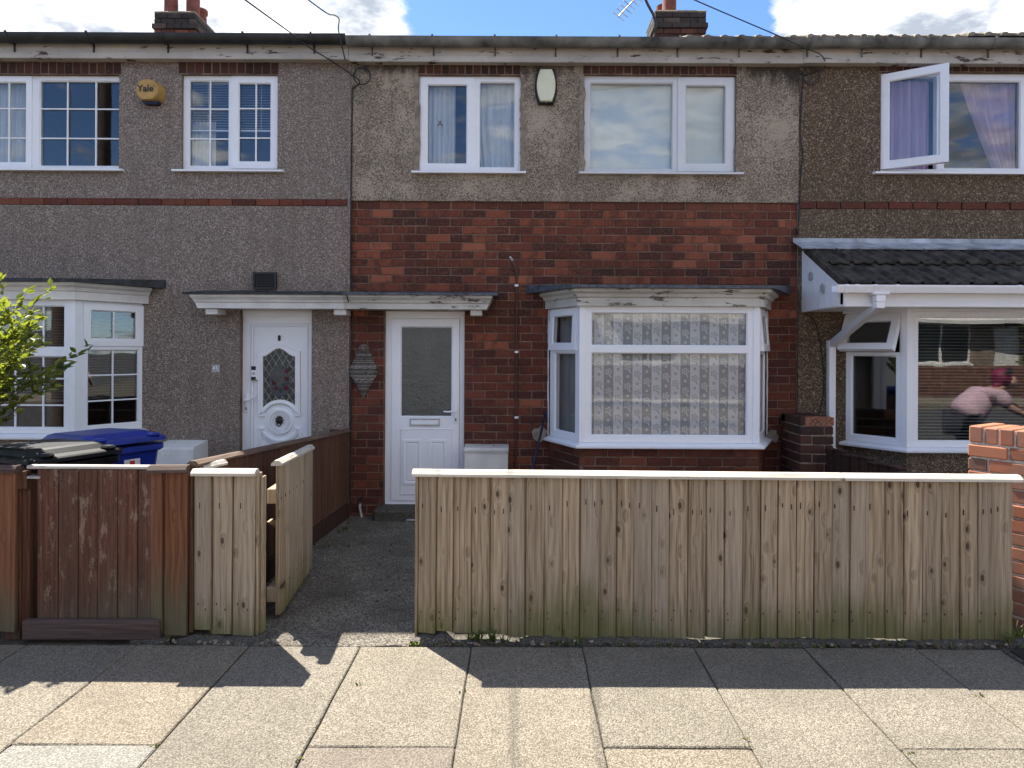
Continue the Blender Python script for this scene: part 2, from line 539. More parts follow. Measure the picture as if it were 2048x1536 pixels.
def wood(name, cols, grey, algae=None, knots=1.0, worn=None, green=(0.13, 0.145, 0.045), along='z'):
    nt, b, pos, _ = newmat(name, 0.8, 0.2)
    p, r = seedpos(nt, pos)
    if along != 'z':
        sq = nd(nt, 'ShaderNodeSeparateXYZ', {0: p})
        o_ = {'x': (2, 1, 0), 'y': (0, 2, 1)}[along]
        p = nd(nt, 'ShaderNodeCombineXYZ', {0: sq.outputs[o_[0]], 1: sq.outputs[o_[1]], 2: sq.outputs[o_[2]]}).outputs[0]
    warp = noise(nt, vm(nt, 'MULTIPLY', p, (6.0, 6.0, 2.2)), 1.0, 2, 0.5)
    kv = nd(nt, 'ShaderNodeTexVoronoi', {'Vector': vm(nt, 'MULTIPLY', p, (13.0, 0.6, 6.2)), 'Scale': 1.0})
    kd = kv.outputs['Distance']
    gate = mth(nt, 'GREATER_THAN', nd(nt, 'ShaderNodeSeparateColor', {0: kv.outputs['Color']}).outputs[0], 0.42)
    near = mth(nt, 'MULTIPLY', smooth(nt, kd, 0.42, 0.05), gate)
    sp = nd(nt, 'ShaderNodeSeparateXYZ', {0: p})
    gx = mth(nt, 'ADD', mth(nt, 'MULTIPLY', mth(nt, 'ADD', sp.outputs[0], sp.outputs[1]), 30.0), mth(nt, 'ADD', mth(nt, 'MULTIPLY', warp, 2.0), mth(nt, 'MULTIPLY', near, 1.3)))
    ring = mth(nt, 'ADD', mth(nt, 'MULTIPLY', mth(nt, 'SINE', mth(nt, 'MULTIPLY', gx, 6.28)), 0.5), 0.5)
    fib = smooth(nt, noise(nt, vm(nt, 'MULTIPLY', p, (120.0, 120.0, 2.6)), 1.0, 4, 0.65), 0.12, 0.88)
    g = mth(nt, 'ADD', mth(nt, 'MULTIPLY', ring, 0.22), mth(nt, 'MULTIPLY', fib, 0.72))
    c = ramp(nt, g, cols)
    c = mixc(nt, 1.0, c, ramp(nt, mth(nt, 'FRACT', mth(nt, 'MULTIPLY', r, 7.31)), [(0.0, 0.80), (0.5, 1.0), (1.0, 1.12)]), 'MULTIPLY')
    c = mixc(nt, mth(nt, 'MULTIPLY', smooth(nt, r, 0.25, 1.0), 0.5), c, mixc(nt, fib, tuple(x * 0.62 for x in grey), grey))
    lat = noise(nt, vm(nt, 'MULTIPLY', p, (22.0, 22.0, 0.9)), 1.0, 3, 0.5)
    c = mixc(nt, ramp(nt, lat, [(0.45, 0.0), (0.75, 0.22)]), c, tuple(x * 0.5 for x in cols[0][1]))
    # cracks and knots
    crack = smooth(nt, noise(nt, vm(nt, 'MULTIPLY', p, (75.0, 75.0, 1.3)), 1.0, 3, 0.6), 0.70, 0.77)
    c = mixc(nt, mth(nt, 'MULTIPLY', crack, 0.5), c, (0.06, 0.045, 0.035))
    kc = mth(nt, 'MULTIPLY', mth(nt, 'MULTIPLY', smooth(nt, kd, 0.15, 0.10), gate), 0.9 * knots)
    halo = mth(nt, 'MULTIPLY', mth(nt, 'MULTIPLY', smooth(nt, kd, 0.36, 0.12), gate), 0.35 * knots)
    c = mixc(nt, halo, c, tuple(x * 0.55 for x in cols[0][1]))
    c = mixc(nt, kc, c, (0.065, 0.04, 0.025))
    if worn:
        wv = noise(nt, vm(nt, 'MULTIPLY', pos, (17.0, 17.0, 6.0)), 1.0, 7, 0.75)
        c = mixc(nt, mth(nt, 'MULTIPLY', smooth(nt, wv, 0.545, 0.64), 0.62), c, worn)
    sz = nd(nt, 'ShaderNodeSeparateXYZ', {0: pos}).outputs[2]
    if algae:
        na = noise(nt, vm(nt, 'MULTIPLY', p, (9.0, 9.0, 3.0)), 1.0, 5, 0.65)
        nb = noise(nt, vm(nt, 'MULTIPLY', pos, (1.3, 1.3, 0.6)), 1.0, 3, 0.5)
        ht = mth(nt, 'ADD', sz, mth(nt, 'ADD', mth(nt, 'MULTIPLY', mth(nt, 'SUBTRACT', na, 0.5), -0.45), mth(nt, 'MULTIPLY', mth(nt, 'SUBTRACT', nb, 0.5), -0.55)))
        fa = smooth(nt, ht, algae[1], algae[0])
        c = mixc(nt, mth(nt, 'MULTIPLY', fa, algae[2]), c, mixc(nt, fib, tuple(x * 0.55 for x in green), green))
    setin(nt, b, 'Base Color', c)
    bump(nt, b, mth(nt, 'ADD', g, mth(nt, 'MULTIPLY', crack, -1.0)), 0.35, 0.003)


wood('wood_pale', [(0.2, (0.205, 0.145, 0.092)), (0.45, (0.355, 0.268, 0.178)), (0.75, (0.475, 0.375, 0.262))], (0.44, 0.37, 0.295), (-.02, 0.33, 0.78), green=(0.165, 0.165, 0.05))
wood('wood_cap', [(0.2, (0.46, 0.40, 0.32)), (0.5, (0.62, 0.56, 0.47)), (0.8, (0.72, 0.67, 0.58))], (0.62, 0.60, 0.56), None, 0.6, along='x')
wood('wood_cap_y', [(0.2, (0.46, 0.40, 0.32)), (0.5, (0.62, 0.56, 0.47)), (0.8, (0.72, 0.67, 0.58))], (0.62, 0.60, 0.56), None, 0.6, along='y')
wood('wood_red', [(0.2, (0.115, 0.046, 0.024)), (0.5, (0.205, 0.083, 0.040)), (0.8, (0.29, 0.125, 0.06))], (0.20, 0.094, 0.054), (0.10, 0.55, 0.92), 0.5, green=(0.165, 0.145, 0.085))
wood('wood_gate', [(0.2, (0.070, 0.031, 0.020)), (0.5, (0.115, 0.050, 0.032)), (0.8, (0.17, 0.080, 0.052))], (0.145, 0.078, 0.056), (0.02, 0.42, 0.85), 0.3, worn=(0.30, 0.215, 0.16), green=(0.135, 0.115, 0.08))
wood('wood_brown', [(0.2, (0.06, 0.027, 0.018)), (0.5, (0.115, 0.052, 0.032)), (0.8, (0.19, 0.09, 0.055))], (0.13, 0.075, 0.05), (0.0, 0.25, 0.5), 0.4, green=(0.11, 0.09, 0.06))
wood('wood_dark', [(0.2, (0.022, 0.014, 0.012)), (0.5, (0.045, 0.025, 0.019)), (0.8, (0.075, 0.036, 0.025))], (0.11, 0.05, 0.03), None, 0.3)
wood('wood_sill', [(0.2, (0.05, 0.033, 0.026)), (0.5, (0.09, 0.063, 0.05)), (0.8, (0.14, 0.10, 0.08))], (0.10, 0.075, 0.065), None, 0.3)
wood('wood_sill_x', [(0.2, (0.06, 0.036, 0.03)), (0.5, (0.10, 0.066, 0.055)), (0.8, (0.16, 0.115, 0.095))], (0.11, 0.08, 0.07), None, 0.3, along='x')
wood('wood_sill_y', [(0.2, (0.10, 0.062, 0.045)), (0.5, (0.17, 0.115, 0.085)), (0.8, (0.25, 0.18, 0.14))], (0.17, 0.13, 0.11), None, 0.3, along='y')


def glassmat(name, f0=0.10, tint=(0.80, 0.84, 0.84), rough=0.0, wob=0.02):
    nt, b, pos, out = newmat(name)
    nt.nodes.remove(b)
    geo = nd(nt, 'ShaderNodeNewGeometry')
    bp = nd(nt, 'ShaderNodeBump', {'Height': noise(nt, pos, 2.3, 2, 0.4), 'Strength': wob, 'Distance': 0.03})
    cosv = mth(nt, 'ABSOLUTE', vm(nt, 'DOT_PRODUCT', geo.outputs['Normal'], geo.outputs['Incoming']))
    sch = mth(nt, 'POWER', mth(nt, 'SUBTRACT', 1.0, cosv, clamp=True), 5.0)
    f = mth(nt, 'ADD', f0, mth(nt, 'MULTIPLY', sch, 1.0 - f0), clamp=True)
    gl = nd(nt, 'ShaderNodeBsdfGlossy', {'Color': (1, 1, 1), 'Roughness': rough, 'Normal': bp.outputs[0]})
    tr = nd(nt, 'ShaderNodeBsdfTransparent', {'Color': tint})
    mx = nd(nt, 'ShaderNodeMixShader', {0: f, 1: tr.outputs[0], 2: gl.outputs[0]})
    nt.links.new(mx.outputs[0], out.inputs[0])


glassmat('glass', 0.068, (0.92, 0.94, 0.94))
glassmat('glass_lace', 0.03, (0.95, 0.96, 0.96), wob=0.05)
glassmat('glass_bay', 0.08, (0.88, 0.9, 0.9), wob=0.03)


def obscure(name, c):
    nt, b, pos, _ = newmat(name, 0.12, 0.9)
    n = noise(nt, vm(nt, 'MULTIPLY', pos, (1.0, 1.0, 1.0)), 26, 5, 0.65, 0.6)
    big = noise(nt, pos, 4.0, 4, 0.6)
    setin(nt, b, 'Base Color', mixc(nt, big, tuple(x * 0.55 for x in c), tuple(x * 1.5 for x in c)))
    b.inputs['Transmission Weight'].default_value = 0.25
    bump(nt, b, n, 0.6, 0.012)


obscure('glass_obscure', (0.085, 0.098, 0.090))
obscure('glass_dark', (0.028, 0.032, 0.026))

plain('felt_black', (0.030, 0.033, 0.040), 0.55, 0.4, 0.5, 14, bumpy=0.5)
plain('felt_grey', (0.075, 0.085, 0.11), 0.5, 0.5, 0.6, 16, bumpy=0.6)
plain('lead', (0.40, 0.43, 0.48), 0.45, 0.5, 0.30, 7, bumpy=0.3)
plain('roof_tile', (0.062, 0.054, 0.046), 0.85, 0.3, 0.6, 9, bumpy=0.6)
plain('main_tile', (0.25, 0.22, 0.18), 0.9, 0.2, 0.4, 9, bumpy=0.6)
plain('gutter_black', (0.018, 0.018, 0.019), 0.45, 0.5, 0.5, 8)
plain('gutter_grey', (0.15, 0.145, 0.13), 0.6, 0.4, 0.55, 5, bumpy=0.2)
plain('black', (0.012, 0.012, 0.013), 0.5, 0.5, 0.2, 5)
plain('black_plastic', (0.007, 0.008, 0.010), 0.42, 0.25, 0.5, 9, bumpy=0.1)
plain('blue_plastic', (0.010, 0.030, 0.27), 0.40, 0.5, 0.2, 9, bumpy=0.08)
plain('terracotta', (0.20, 0.068, 0.05), 0.85, 0.3, 0.25, 9, bumpy=0.3)
plain('yellow', (0.47, 0.29, 0.085), 0.5, 0.4, 0.12, 12)
plain('cream', (0.70, 0.70, 0.52), 0.45, 0.4, 0.06, 6)
plain('steel', (0.42, 0.41, 0.39), 0.5, 0.5, 0.3, 12, metallic=0.3)
plain('alu', (0.45, 0.46, 0.48), 0.4, 0.5, 0.2, 12, metallic=0.7)
plain('pipe_brown', (0.085, 0.036, 0.028), 0.5, 0.4, 0.3, 14)
plain('pole_blue', (0.010, 0.012, 0.045), 0.4, 0.5, 0.2, 10)
plain('white_print', (0.82, 0.82, 0.82), 0.5, 0.4, 0.08, 30)
plain('slate_plate', (0.46, 0.47, 0.48), 0.5, 0.4, 0.25, 40)
plain('red_print', (0.55, 0.03, 0.03), 0.5, 0.4, 0.1, 30)
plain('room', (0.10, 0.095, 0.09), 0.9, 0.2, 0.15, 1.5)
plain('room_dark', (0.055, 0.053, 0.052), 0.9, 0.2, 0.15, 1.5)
plain('skin', (0.52, 0.30, 0.22), 0.5, 0.4, 0.08, 9)
plain('hair', (0.22, 0.012, 0.06), 0.5, 0.4, 0.4, 40, bumpy=0.6)
plain('headband', (0.015, 0.013, 0.015), 0.7, 0.3, 0.2, 20)
plain('shirt_pink', (0.62, 0.43, 0.50), 0.9, 0.2, 0.12, 14, bumpy=0.2)
plain('trousers', (0.035, 0.035, 0.045), 0.9, 0.2, 0.2, 14)
plain('rose', (0.09, 0.006, 0.018), 0.4, 0.4, 0.3, 40)
plain('rose_leaf', (0.02, 0.06, 0.06), 0.4, 0.4, 0.3, 40)
plain('oval_glass', (0.055, 0.065, 0.072), 0.2, 0.7, 0.2, 20)
plain('came', (0.36, 0.38, 0.36), 0.4, 0.5, 0.2, 20)
plain('bronze', (0.03, 0.035, 0.03), 0.4, 0.5, 0.4, 60, metallic=0.3)
plain('twig', (0.10, 0.07, 0.045), 0.9, 0.2, 0.3, 20)
plain('asphalt', (0.06, 0.058, 0.058), 0.9, 0.3, 0.25, 12, bumpy=0.5)
plain('earth', (0.085, 0.065, 0.045), 0.95, 0.2, 0.4, 8, bumpy=0.8)
plain('blind', (0.22, 0.21, 0.205), 0.6, 0.3, 0.06, 3)
plain('blind_dark', (0.13, 0.125, 0.12), 0.6, 0.3, 0.06, 3)
plain('far_render', (0.24, 0.19, 0.145), 0.9, 0.2, 0.25, 4)
plain('far_brick', (0.16, 0.075, 0.05), 0.9, 0.2, 0.3, 7)
plain('far_white', (0.74, 0.72, 0.68), 0.8, 0.3, 0.1, 4)
plain('far_roof', (0.13, 0.075, 0.055), 0.9, 0.2, 0.3, 8)
plain('leaf_dry', (0.25, 0.16, 0.08), 0.8, 0.2, 0.4, 30)


def wickermat():
    nt, b, pos, _ = newmat('wicker', 0.75, 0.3)
    p, r = seedpos(nt, pos)
    c = ramp(nt, r, [(0.0, (0.07, 0.06, 0.052)), (0.5, (0.17, 0.15, 0.132)), (1.0, (0.40, 0.37, 0.34))])
    c = mixc(nt, mth(nt, 'MULTIPLY', smooth(nt, noise(nt, p, 60, 4), 0.4, 0.65), 0.5), c, (0.04, 0.035, 0.03))
    setin(nt, b, 'Base Color', c)


wickermat()


def paving(name, tint=True, cols=((0.145, 0.126, 0.098), (0.238, 0.211, 0.168), (0.335, 0.302, 0.245)), scale=165, blot=0.40):
    nt, b, pos, _ = newmat(name, 0.9, 0.2)
    v = voro(nt, pos, scale)
    h = nd(nt, 'ShaderNodeSeparateColor', {0: v.outputs['Color']}).outputs[0]
    c = ramp(nt, h, [(0.1, cols[0]), (0.5, cols[1]), (0.95, cols[2])])
    c = mixc(nt, mth(nt, 'MULTIPLY', smooth(nt, v.outputs['Distance'], 0.4, 0.8), 0.6), c, tuple(x * 0.45 for x in cols[0]))
    c = mixc(nt, ramp(nt, noise(nt, pos, 2.6, 6, 0.65), [(0.38, 0.0), (0.75, blot)]), c, tuple(x * 0.6 for x in cols[0]))
    spots = smooth(nt, noise(nt, pos, 14, 3, 0.6), 0.70, 0.76)
    c = mixc(nt, mth(nt, 'MULTIPLY', spots, 0.45), c, (0.05, 0.043, 0.038))
    c = mixc(nt, ramp(nt, noise(nt, pos, 0.8, 6, 0.7), [(0.5, 0.0), (0.68, 0.28)]), c, tuple(x * 0.75 for x in cols[0]))
    if tint:
        t = ramp(nt, rnd(nt), [(0.0, (0.92, 0.92, 0.925)), (0.35, (1.0, 0.99, 0.97)), (0.7, (1.04, 0.99, 0.94)), (1.0, (0.91, 0.91, 0.90))])
        c = mixc(nt, 1.0, c, t, 'MULTIPLY')
    setin(nt, b, 'Base Color', c)
    bump(nt, b, mth(nt, 'SUBTRACT', 1.0, v.outputs['Distance']), 0.7, 0.004)


paving('slab')
paving('slab_white', True, ((0.20, 0.187, 0.16), (0.275, 0.26, 0.226), (0.35, 0.336, 0.30)), 150)
paving('slab_pink', True, ((0.155, 0.132, 0.108), (0.225, 0.195, 0.162), (0.29, 0.255, 0.217)), 160)
paving('path_concrete', False, ((0.085, 0.074, 0.060), (0.185, 0.165, 0.132), (0.33, 0.298, 0.245)), 125, 0.75)
paving('concrete', False, ((0.075, 0.067, 0.056), (0.12, 0.109, 0.091), (0.18, 0.163, 0.14)), 120, 0.6)
paving('joint_dirt', False, ((0.07, 0.06, 0.046), (0.13, 0.112, 0.086), (0.20, 0.175, 0.135)), 160, 0.5)


def cloth(name, c, trans=0.35, dark=0.8):
    nt, b, pos, out = newmat(name, 0.9, 0.1)
    f = noise(nt, vm(nt, 'MULTIPLY', pos, (14, 14, 2.0)), 1.0, 4)
    cc = ramp(nt, f, [(0.3, tuple(x * dark for x in c)), (0.7, c)])
    setin(nt, b, 'Base Color', cc)
    tr = nd(nt, 'ShaderNodeBsdfTranslucent', {'Color': cc})
    mx = nd(nt, 'ShaderNodeMixShader', {0: trans, 1: b.outputs[0], 2: tr.outputs[0]})
    nt.links.new(mx.outputs[0], out.inputs[0])


cloth('curtain_white', (0.86, 0.87, 0.88), 0.15)
cloth('curtain_net', (0.86, 0.89, 0.86), 0.10, 0.95)
cloth('curtain_grey', (0.40, 0.41, 0.40))
cloth('curtain_pink', (0.66, 0.46, 0.66), 0.15)


def lace():
    nt, b, pos, out = newmat('lace', 0.9, 0.1)
    s = nd(nt, 'ShaderNodeSeparateXYZ', {0: pos})
    P, Q = 0.0895, 0.180
    cx = mth(nt, 'DIVIDE', s.outputs[0], P)
    ci = mth(nt, 'FLOOR', cx)
    odd = mth(nt, 'FLOORED_MODULO', ci, 2.0)
    du = mth(nt, 'MULTIPLY', mth(nt, 'SUBTRACT', mth(nt, 'FRACT', cx), 0.5), P)
    jit = mth(nt, 'FRACT', mth(nt, 'MULTIPLY', ci, 0.37))
    zv = mth(nt, 'ADD', mth(nt, 'DIVIDE', s.outputs[2], Q), jit)

    def polar(off):
        dv = mth(nt, 'MULTIPLY', mth(nt, 'SUBTRACT', mth(nt, 'FRACT', mth(nt, 'ADD', zv, off)), 0.5), Q)
        r = mth(nt, 'SQRT', mth(nt, 'ADD', mth(nt, 'MULTIPLY', du, du), mth(nt, 'MULTIPLY', dv, dv)))
        return r, mth(nt, 'ARCTAN2', dv, du), dv
    r, th, dv = polar(0.0)
    pet = mth(nt, 'ADD', 0.0235, mth(nt, 'MULTIPLY', mth(nt, 'COSINE', mth(nt, 'MULTIPLY', th, 5.0)), 0.006))
    line = smooth(nt, mth(nt, 'ABSOLUTE', mth(nt, 'SUBTRACT', r, pet)), 0.0065, 0.002)
    heart = smooth(nt, r, 0.009, 0.006)
    r2, _, _ = polar(0.5)
    small = smooth(nt, mth(nt, 'ABSOLUTE', mth(nt, 'SUBTRACT', r2, 0.009)), 0.006, 0.002)
    stem = mth(nt, 'MULTIPLY', smooth(nt, mth(nt, 'ABSOLUTE', mth(nt, 'ADD', du, mth(nt, 'MULTIPLY', dv, 0.45))), 0.008, 0.003), mth(nt, 'MULTIPLY', mth(nt, 'LESS_THAN', dv, -0.028), mth(nt, 'GREATER_THAN', dv, -0.055)))
    fl = mth(nt, 'MAXIMUM', mth(nt, 'MAXIMUM', line, heart), mth(nt, 'MAXIMUM', small, stem))
    fine = mth(nt, 'ADD', 0.85, mth(nt, 'MULTIPLY', mth(nt, 'SINE', mth(nt, 'MULTIPLY', s.outputs[0], 620.0)), 0.10))
    light = mixc(nt, fl, (0.74, 0.73, 0.74), (0.40, 0.395, 0.40))
    dark = mixc(nt, fl, (0.40, 0.395, 0.395), (0.78, 0.77, 0.77))
    c = mixc(nt, odd, light, dark)
    c = mixc(nt, 1.0, c, nd(nt, 'ShaderNodeCombineXYZ', {0: fine, 1: fine, 2: fine}).outputs[0], 'MULTIPLY')
    setin(nt, b, 'Base Color', c)


lace()


def leafmat(name, c1, c2):
    nt, b, pos, out = newmat(name, 0.42, 0.5)
    cc = ramp(nt, rnd(nt), [(0.0, c1), (1.0, c2)])
    setin(nt, b, 'Base Color', cc)
    tr = nd(nt, 'ShaderNodeBsdfTranslucent', {'Color': mixc(nt, 0.5, cc, (0.46, 0.52, 0.04))})
    mx = nd(nt, 'ShaderNodeMixShader', {0: 0.42, 1: b.outputs[0], 2: tr.outputs[0]})
    nt.links.new(mx.outputs[0], out.inputs[0])


leafmat('leaf', (0.035, 0.075, 0.015), (0.28, 0.31, 0.05))
leafmat('weed', (0.05, 0.085, 0.02), (0.13, 0.16, 0.05))
leafmat('hedge', (0.02, 0.05, 0.012), (0.06, 0.11, 0.03))

# ------------------------------------------------------------------ the setting: ground, pavement, path
XL, XR = W(701, 500, 0)[0], W(1595, 480, 0)[0]
HW = XR - XL
YP = -2.97            # back edge of the pavement
YF = -2.87            # line of the front fences
m = MB(); m.add([(-300, -300, -0.16), (300, -300, -0.16), (300, 300, -0.16), (-300, 300, -0.16)], [(0, 1, 2, 3)])
m.build('ground', 'asphalt', kind='structure')
m = MB(); m.add([(-60, -11.4, -0.12), (60, -11.4, -0.12), (60, -5.6, -0.12), (-60, -5.6, -0.12)], [(0, 1, 2, 3)])
m.build('road', 'asphalt', kind='structure')
m = MB().box(-40, 40, -5.45, -2.95, -0.14, -0.014)
pavement = m.build('pavement', 'joint_dirt', kind='structure')
m = MB()
for k in range(-22, 22):
    m.box(k * .915, k * .915 + .908, -5.60, -5.46, -0.15, 0.0, .012)
m.build('kerb', 'concrete', kind='structure')
m = MB().box(-40, 40, -13.2, -11.45, -0.14, 0.0)
m.build('far_pavement', 'slab', kind='structure')
# front gardens
m = MB().box(-9, XL - .10, YP + .03, 0.2, -0.14, -0.02); m.build('garden_bed', 'earth', kind='structure')
m = MB().box(2.86, 9, YP + .03, 0.2, -0.14, -0.02); m.build('paved_yard', 'concrete', kind='structure')
m = MB().box(-0.60, 2.86, YP + .05, 0.2, -0.14, -0.01); m.build('front_yard', 'concrete', kind='structure')
# concrete path with a broken front edge
m = MB()
xs = [XL - .10 + i * (1.17 / 14) for i in range(15)]
fr = [YP + .006 + random.uniform(-.012, .014) for _ in xs]
vs, fs = [], []
for x, y in zip(xs, fr):
    vs += [(x, y, -.05), (x, y + .004, -.004), (x, y + .022, .004), (x, 0.2, .006)]
for i in range(14):
    for j in range(3):
        a = i * 4 + j
        fs.append((a, a + 4, a + 5, a + 1))
m.add(vs, fs)
m.build('path', 'path_concrete', kind='structure', smooth=30)
# concrete strip under the fences
m = MB()
def footing(x0, x1, hgt):
    n_ = max(4, int((x1 - x0) / .035))
    vs, fs = [], []
    for i in range(n_ + 1):
        x = x0 + (x1 - x0) * i / n_
        e = min(1, 4 * min(i, n_ - i) / n_ + .15)
        h_ = hgt * e * random.uniform(.55, 1.2)
        y = YP + .012 + random.uniform(-.010, .022) + (1 - e) * .03
        vs += [(x, y, -.05), (x, y + .006, h_ * .45), (x, y + random.uniform(.018, .034), h_), (x, YF + .06, h_ + random.uniform(-.003, .003)), (x, YF + .09, -.05)]
    for i in range(n_):
        for j in range(4):
            a = i * 5 + j
            fs.append((a, a + 5, a + 6, a + 1))
    m.add(vs, fs)
for x0, x1, h_ in ((-9.0, -3.2, .02), (-2.2, -1.98, .015), (-1.95, -1.40, .022), (-0.62, -.36, .03), (-.36, -.05, .006), (0.02, .33, .026), (.34, 1.05, .024), (1.06, 2.2, .018), (2.21, 3.4, .02)):
    footing(x0, x1, h_)
m.build('fence_footing', 'concrete', kind='structure', smooth=40)

# paving slabs, laid in columns; alternate columns break joint
colx = [-.253 + .624 * k for k in range(-8, 10)]
slab_cache = {}


def slab(x0, x1, y0, y1, mat_):
    dz = random.uniform(-.003, .003)
    w, d = x1 - x0, y1 - y0
    key = len(slab_cache)
    pts = []
    cs = [(-w / 2, -d / 2), (w / 2, -d / 2), (w / 2, d / 2), (-w / 2, d / 2)]
    for q in range(4):
        (ax_, ay_), (bx_, by_) = cs[q], cs[(q + 1) % 4]
        nx_, ny_ = (-(by_ - ay_), bx_ - ax_)
        ln_ = math.hypot(nx_, ny_)
        chip = random.uniform(.006, .03) if random.random() < .35 else .005
        for t in (chip / ln_, .2, .36, .5, .68, .83, 1 - random.uniform(.005, .012) / ln_):
            j_ = random.uniform(-.0005, .0035) if .1 < t < .9 else 0.0
            pts.append((ax_ + (bx_ - ax_) * t + nx_ / ln_ * j_, ay_ + (by_ - ay_) * t + ny_ / ln_ * j_))
    n_ = len(pts)
    top_ = [(p_[0] * (1 - .011 / w), p_[1] * (1 - .011 / d), 0) for p_ in pts]
    vs = [(p_[0], p_[1], -.05) for p_ in pts] + [(p_[0], p_[1], -.005) for p_ in pts] + top_
    fs = [[i, (i + 1) % n_, n_ + (i + 1) % n_, n_ + i] for i in range(n_)] + [[n_ + i, n_ + (i + 1) % n_, 2 * n_ + (i + 1) % n_, 2 * n_ + i] for i in range(n_)] + [list(range(2 * n_, 3 * n_))]
    slab_cache[key] = MB().add(vs, fs).mesh('paving_slab', mat_)
    M = Matrix.Translation(((x0 + x1) / 2 + random.uniform(-.0015, .0015), (y0 + y1) / 2, dz)) @ Matrix.Rotation(R(random.uniform(-.12, .12)), 4, 'Z') @ Matrix.Rotation(R(random.uniform(-.25, .25)), 4, 'X') @ Matrix.Rotation(R(random.uniform(-.3, .3)), 4, 'Y')
    link('paving_slab', slab_cache[key], pavement, M)


for k, x in enumerate(colx[:-1]):
    odd = k % 2
    cuts = [YP, YP - .97, YP - 1.94, YP - 2.49] if odd == 1 else [YP, YP - 1.2, YP - 2.15, YP - 2.49]
    for i in range(3):
        mt = 'slab'
        if i == 1 and abs(x - (-2.125)) < .05: mt = 'slab_white'
        if i == 1 and abs(x - (-.877)) < .05: mt = 'slab_pink'
        slab(x + .0022, x + .624 - .0022, cuts[i + 1] + .0022, cuts[i] - .0022, mt)

# ------------------------------------------------------------------ bricks
CO, PI_ = 0.0822, 0.2345      # course and brick pitch of the terrace
UNIT = {}


def brick_mesh(mat_, size=(.2245, .06, .0722), ch=.0048):
    key = (mat_, size)
    if key not in UNIT:
        UNIT[key] = MB().box(-size[0] / 2, size[0] / 2, 0, size[1], -size[2] / 2, size[2] / 2, ch).mesh('brick', mat_)
    return UNIT[key]


def put_brick(parent, x0, x1, z0, z1, y, mat_, name='brick', T=None, proud=.0026, size=(.2245, .06, .0722)):
    me = brick_mesh(mat_, size)
    M = Matrix.Translation(((x0 + x1) / 2, y + random.uniform(-proud, proud), (z0 + z1) / 2 + random.uniform(-.0012, .0012)))
    M = M @ Matrix.Rotation(R(random.uniform(-.35, .35)), 4, 'Y') @ Matrix.Diagonal(((x1 - x0) / size[0], 1, (z1 - z0) / size[2], 1))
    return link(name, me, parent, (T or I4) @ M)


def courses(X0, X1, Ztop, Z0, holes, course=CO, pitch=PI_, xref=0.0, jx=.0095, jz=.0095):
    out = []
    i, z = 0, Ztop
    while z > Z0 + .02:
        zb = max(z - course, Z0)
        zc = (z + zb) / 2
        off = (pitch / 2 if i % 2 else 0) + random.uniform(-.006, .006)
        k = math.floor((X0 - xref - off) / pitch)
        x = xref + off + k * pitch
        while x < X1:
            segs = [(max(x, X0), min(x + pitch, X1))]
            for h in holes:
                if h[2] < zc < h[3]:
                    n = []
                    for a, b in segs:
                        if h[1] <= a or h[0] >= b: n.append((a, b))
                        else:
                            if h[0] - a > .035: n.append((a, h[0]))
                            if b - h[1] > .035: n.append((h[1], b))
                    segs = n
            for a, b in segs:
                if b - a > .04:
                    out.append((a + jx / 2, b - jx / 2, zb + jz / 2, z - jz / 2))
            x += pitch
        z -= course
        i += 1
    return out


# ------------------------------------------------------------------ windows
def sash_ring(m_, r, st, y, d):
    x0, x1, z0, z1 = r
    m_.plate(x0, x1, z0, z1, [(x0 + st, x1 - st, z0 + st, z1 - st)], y, y + d)
    m_.bead(x0 + st, x1 - st, z0 + st, z1 - st, y, .011, .014)


def window(house, T, w, h, lights, depth=.07, mat_='upvc', glass='glass', name='window', tilt=0.0, label=None):
    """lights: dict(r=(x0,x1,z0,z1), sash=thickness or 0, v=[..], h=[..], open=Matrix)"""
    holes = []
    for L in lights:
        r = L['r']
        g = .008 if L.get('sash') else 0
        holes.append((r[0] + g, r[1] - g, r[2] + g, r[3] - g))
    m_ = MB(T)
    m_.plate(0, w, 0, h, holes, 0, depth)
    for L in lights:
        if not L.get('sash'):
            r = L['r']
            m_.bead(r[0], r[1], r[2], r[3], 0, .012, .016)
    win = m_.build(name, mat_, house)
    if label: win['label'] = label
    for L in lights:
        r = L['r']
        TT = T @ L.get('open', I4)
        y = 0.0
        if L.get('sash'):
            st = L['sash']
            y = -.014
            ms = MB(TT)
            sash_ring(ms, r, st, y, .058)
            ms.build('sash', mat_, win)
            r = (r[0] + st, r[1] - st, r[2] + st, r[3] - st)
        tl = math.tan(tilt) * (r[3] - r[2])
        yp = y + .026
        MB(TT).add([(r[0], yp, r[2]), (r[1], yp, r[2]), (r[1], yp - tl, r[3]), (r[0], yp - tl, r[3]),
                    (r[0], yp + .012, r[2]), (r[1], yp + .012, r[2]), (r[1], yp + .012 - tl, r[3]), (r[0], yp + .012 - tl, r[3])],
                   [(0, 1, 2, 3), (7, 6, 5, 4), (0, 4, 5, 1), (1, 5, 6, 2), (2, 6, 7, 3), (3, 7, 4, 0)]).build('pane', glass, win)
        for xb in L.get('v', []):
            MB(TT).box(xb - .0075, xb + .0075, y + .012, y + .030, r[2], r[3], .003).build('glazing_bar', mat_, win)
        for zb in L.get('h', []):
            MB(TT).box(r[0], r[1], y + .014, y + .028, zb - .0072, zb + .0072, .003).build('glazing_bar', mat_, win)
    return win


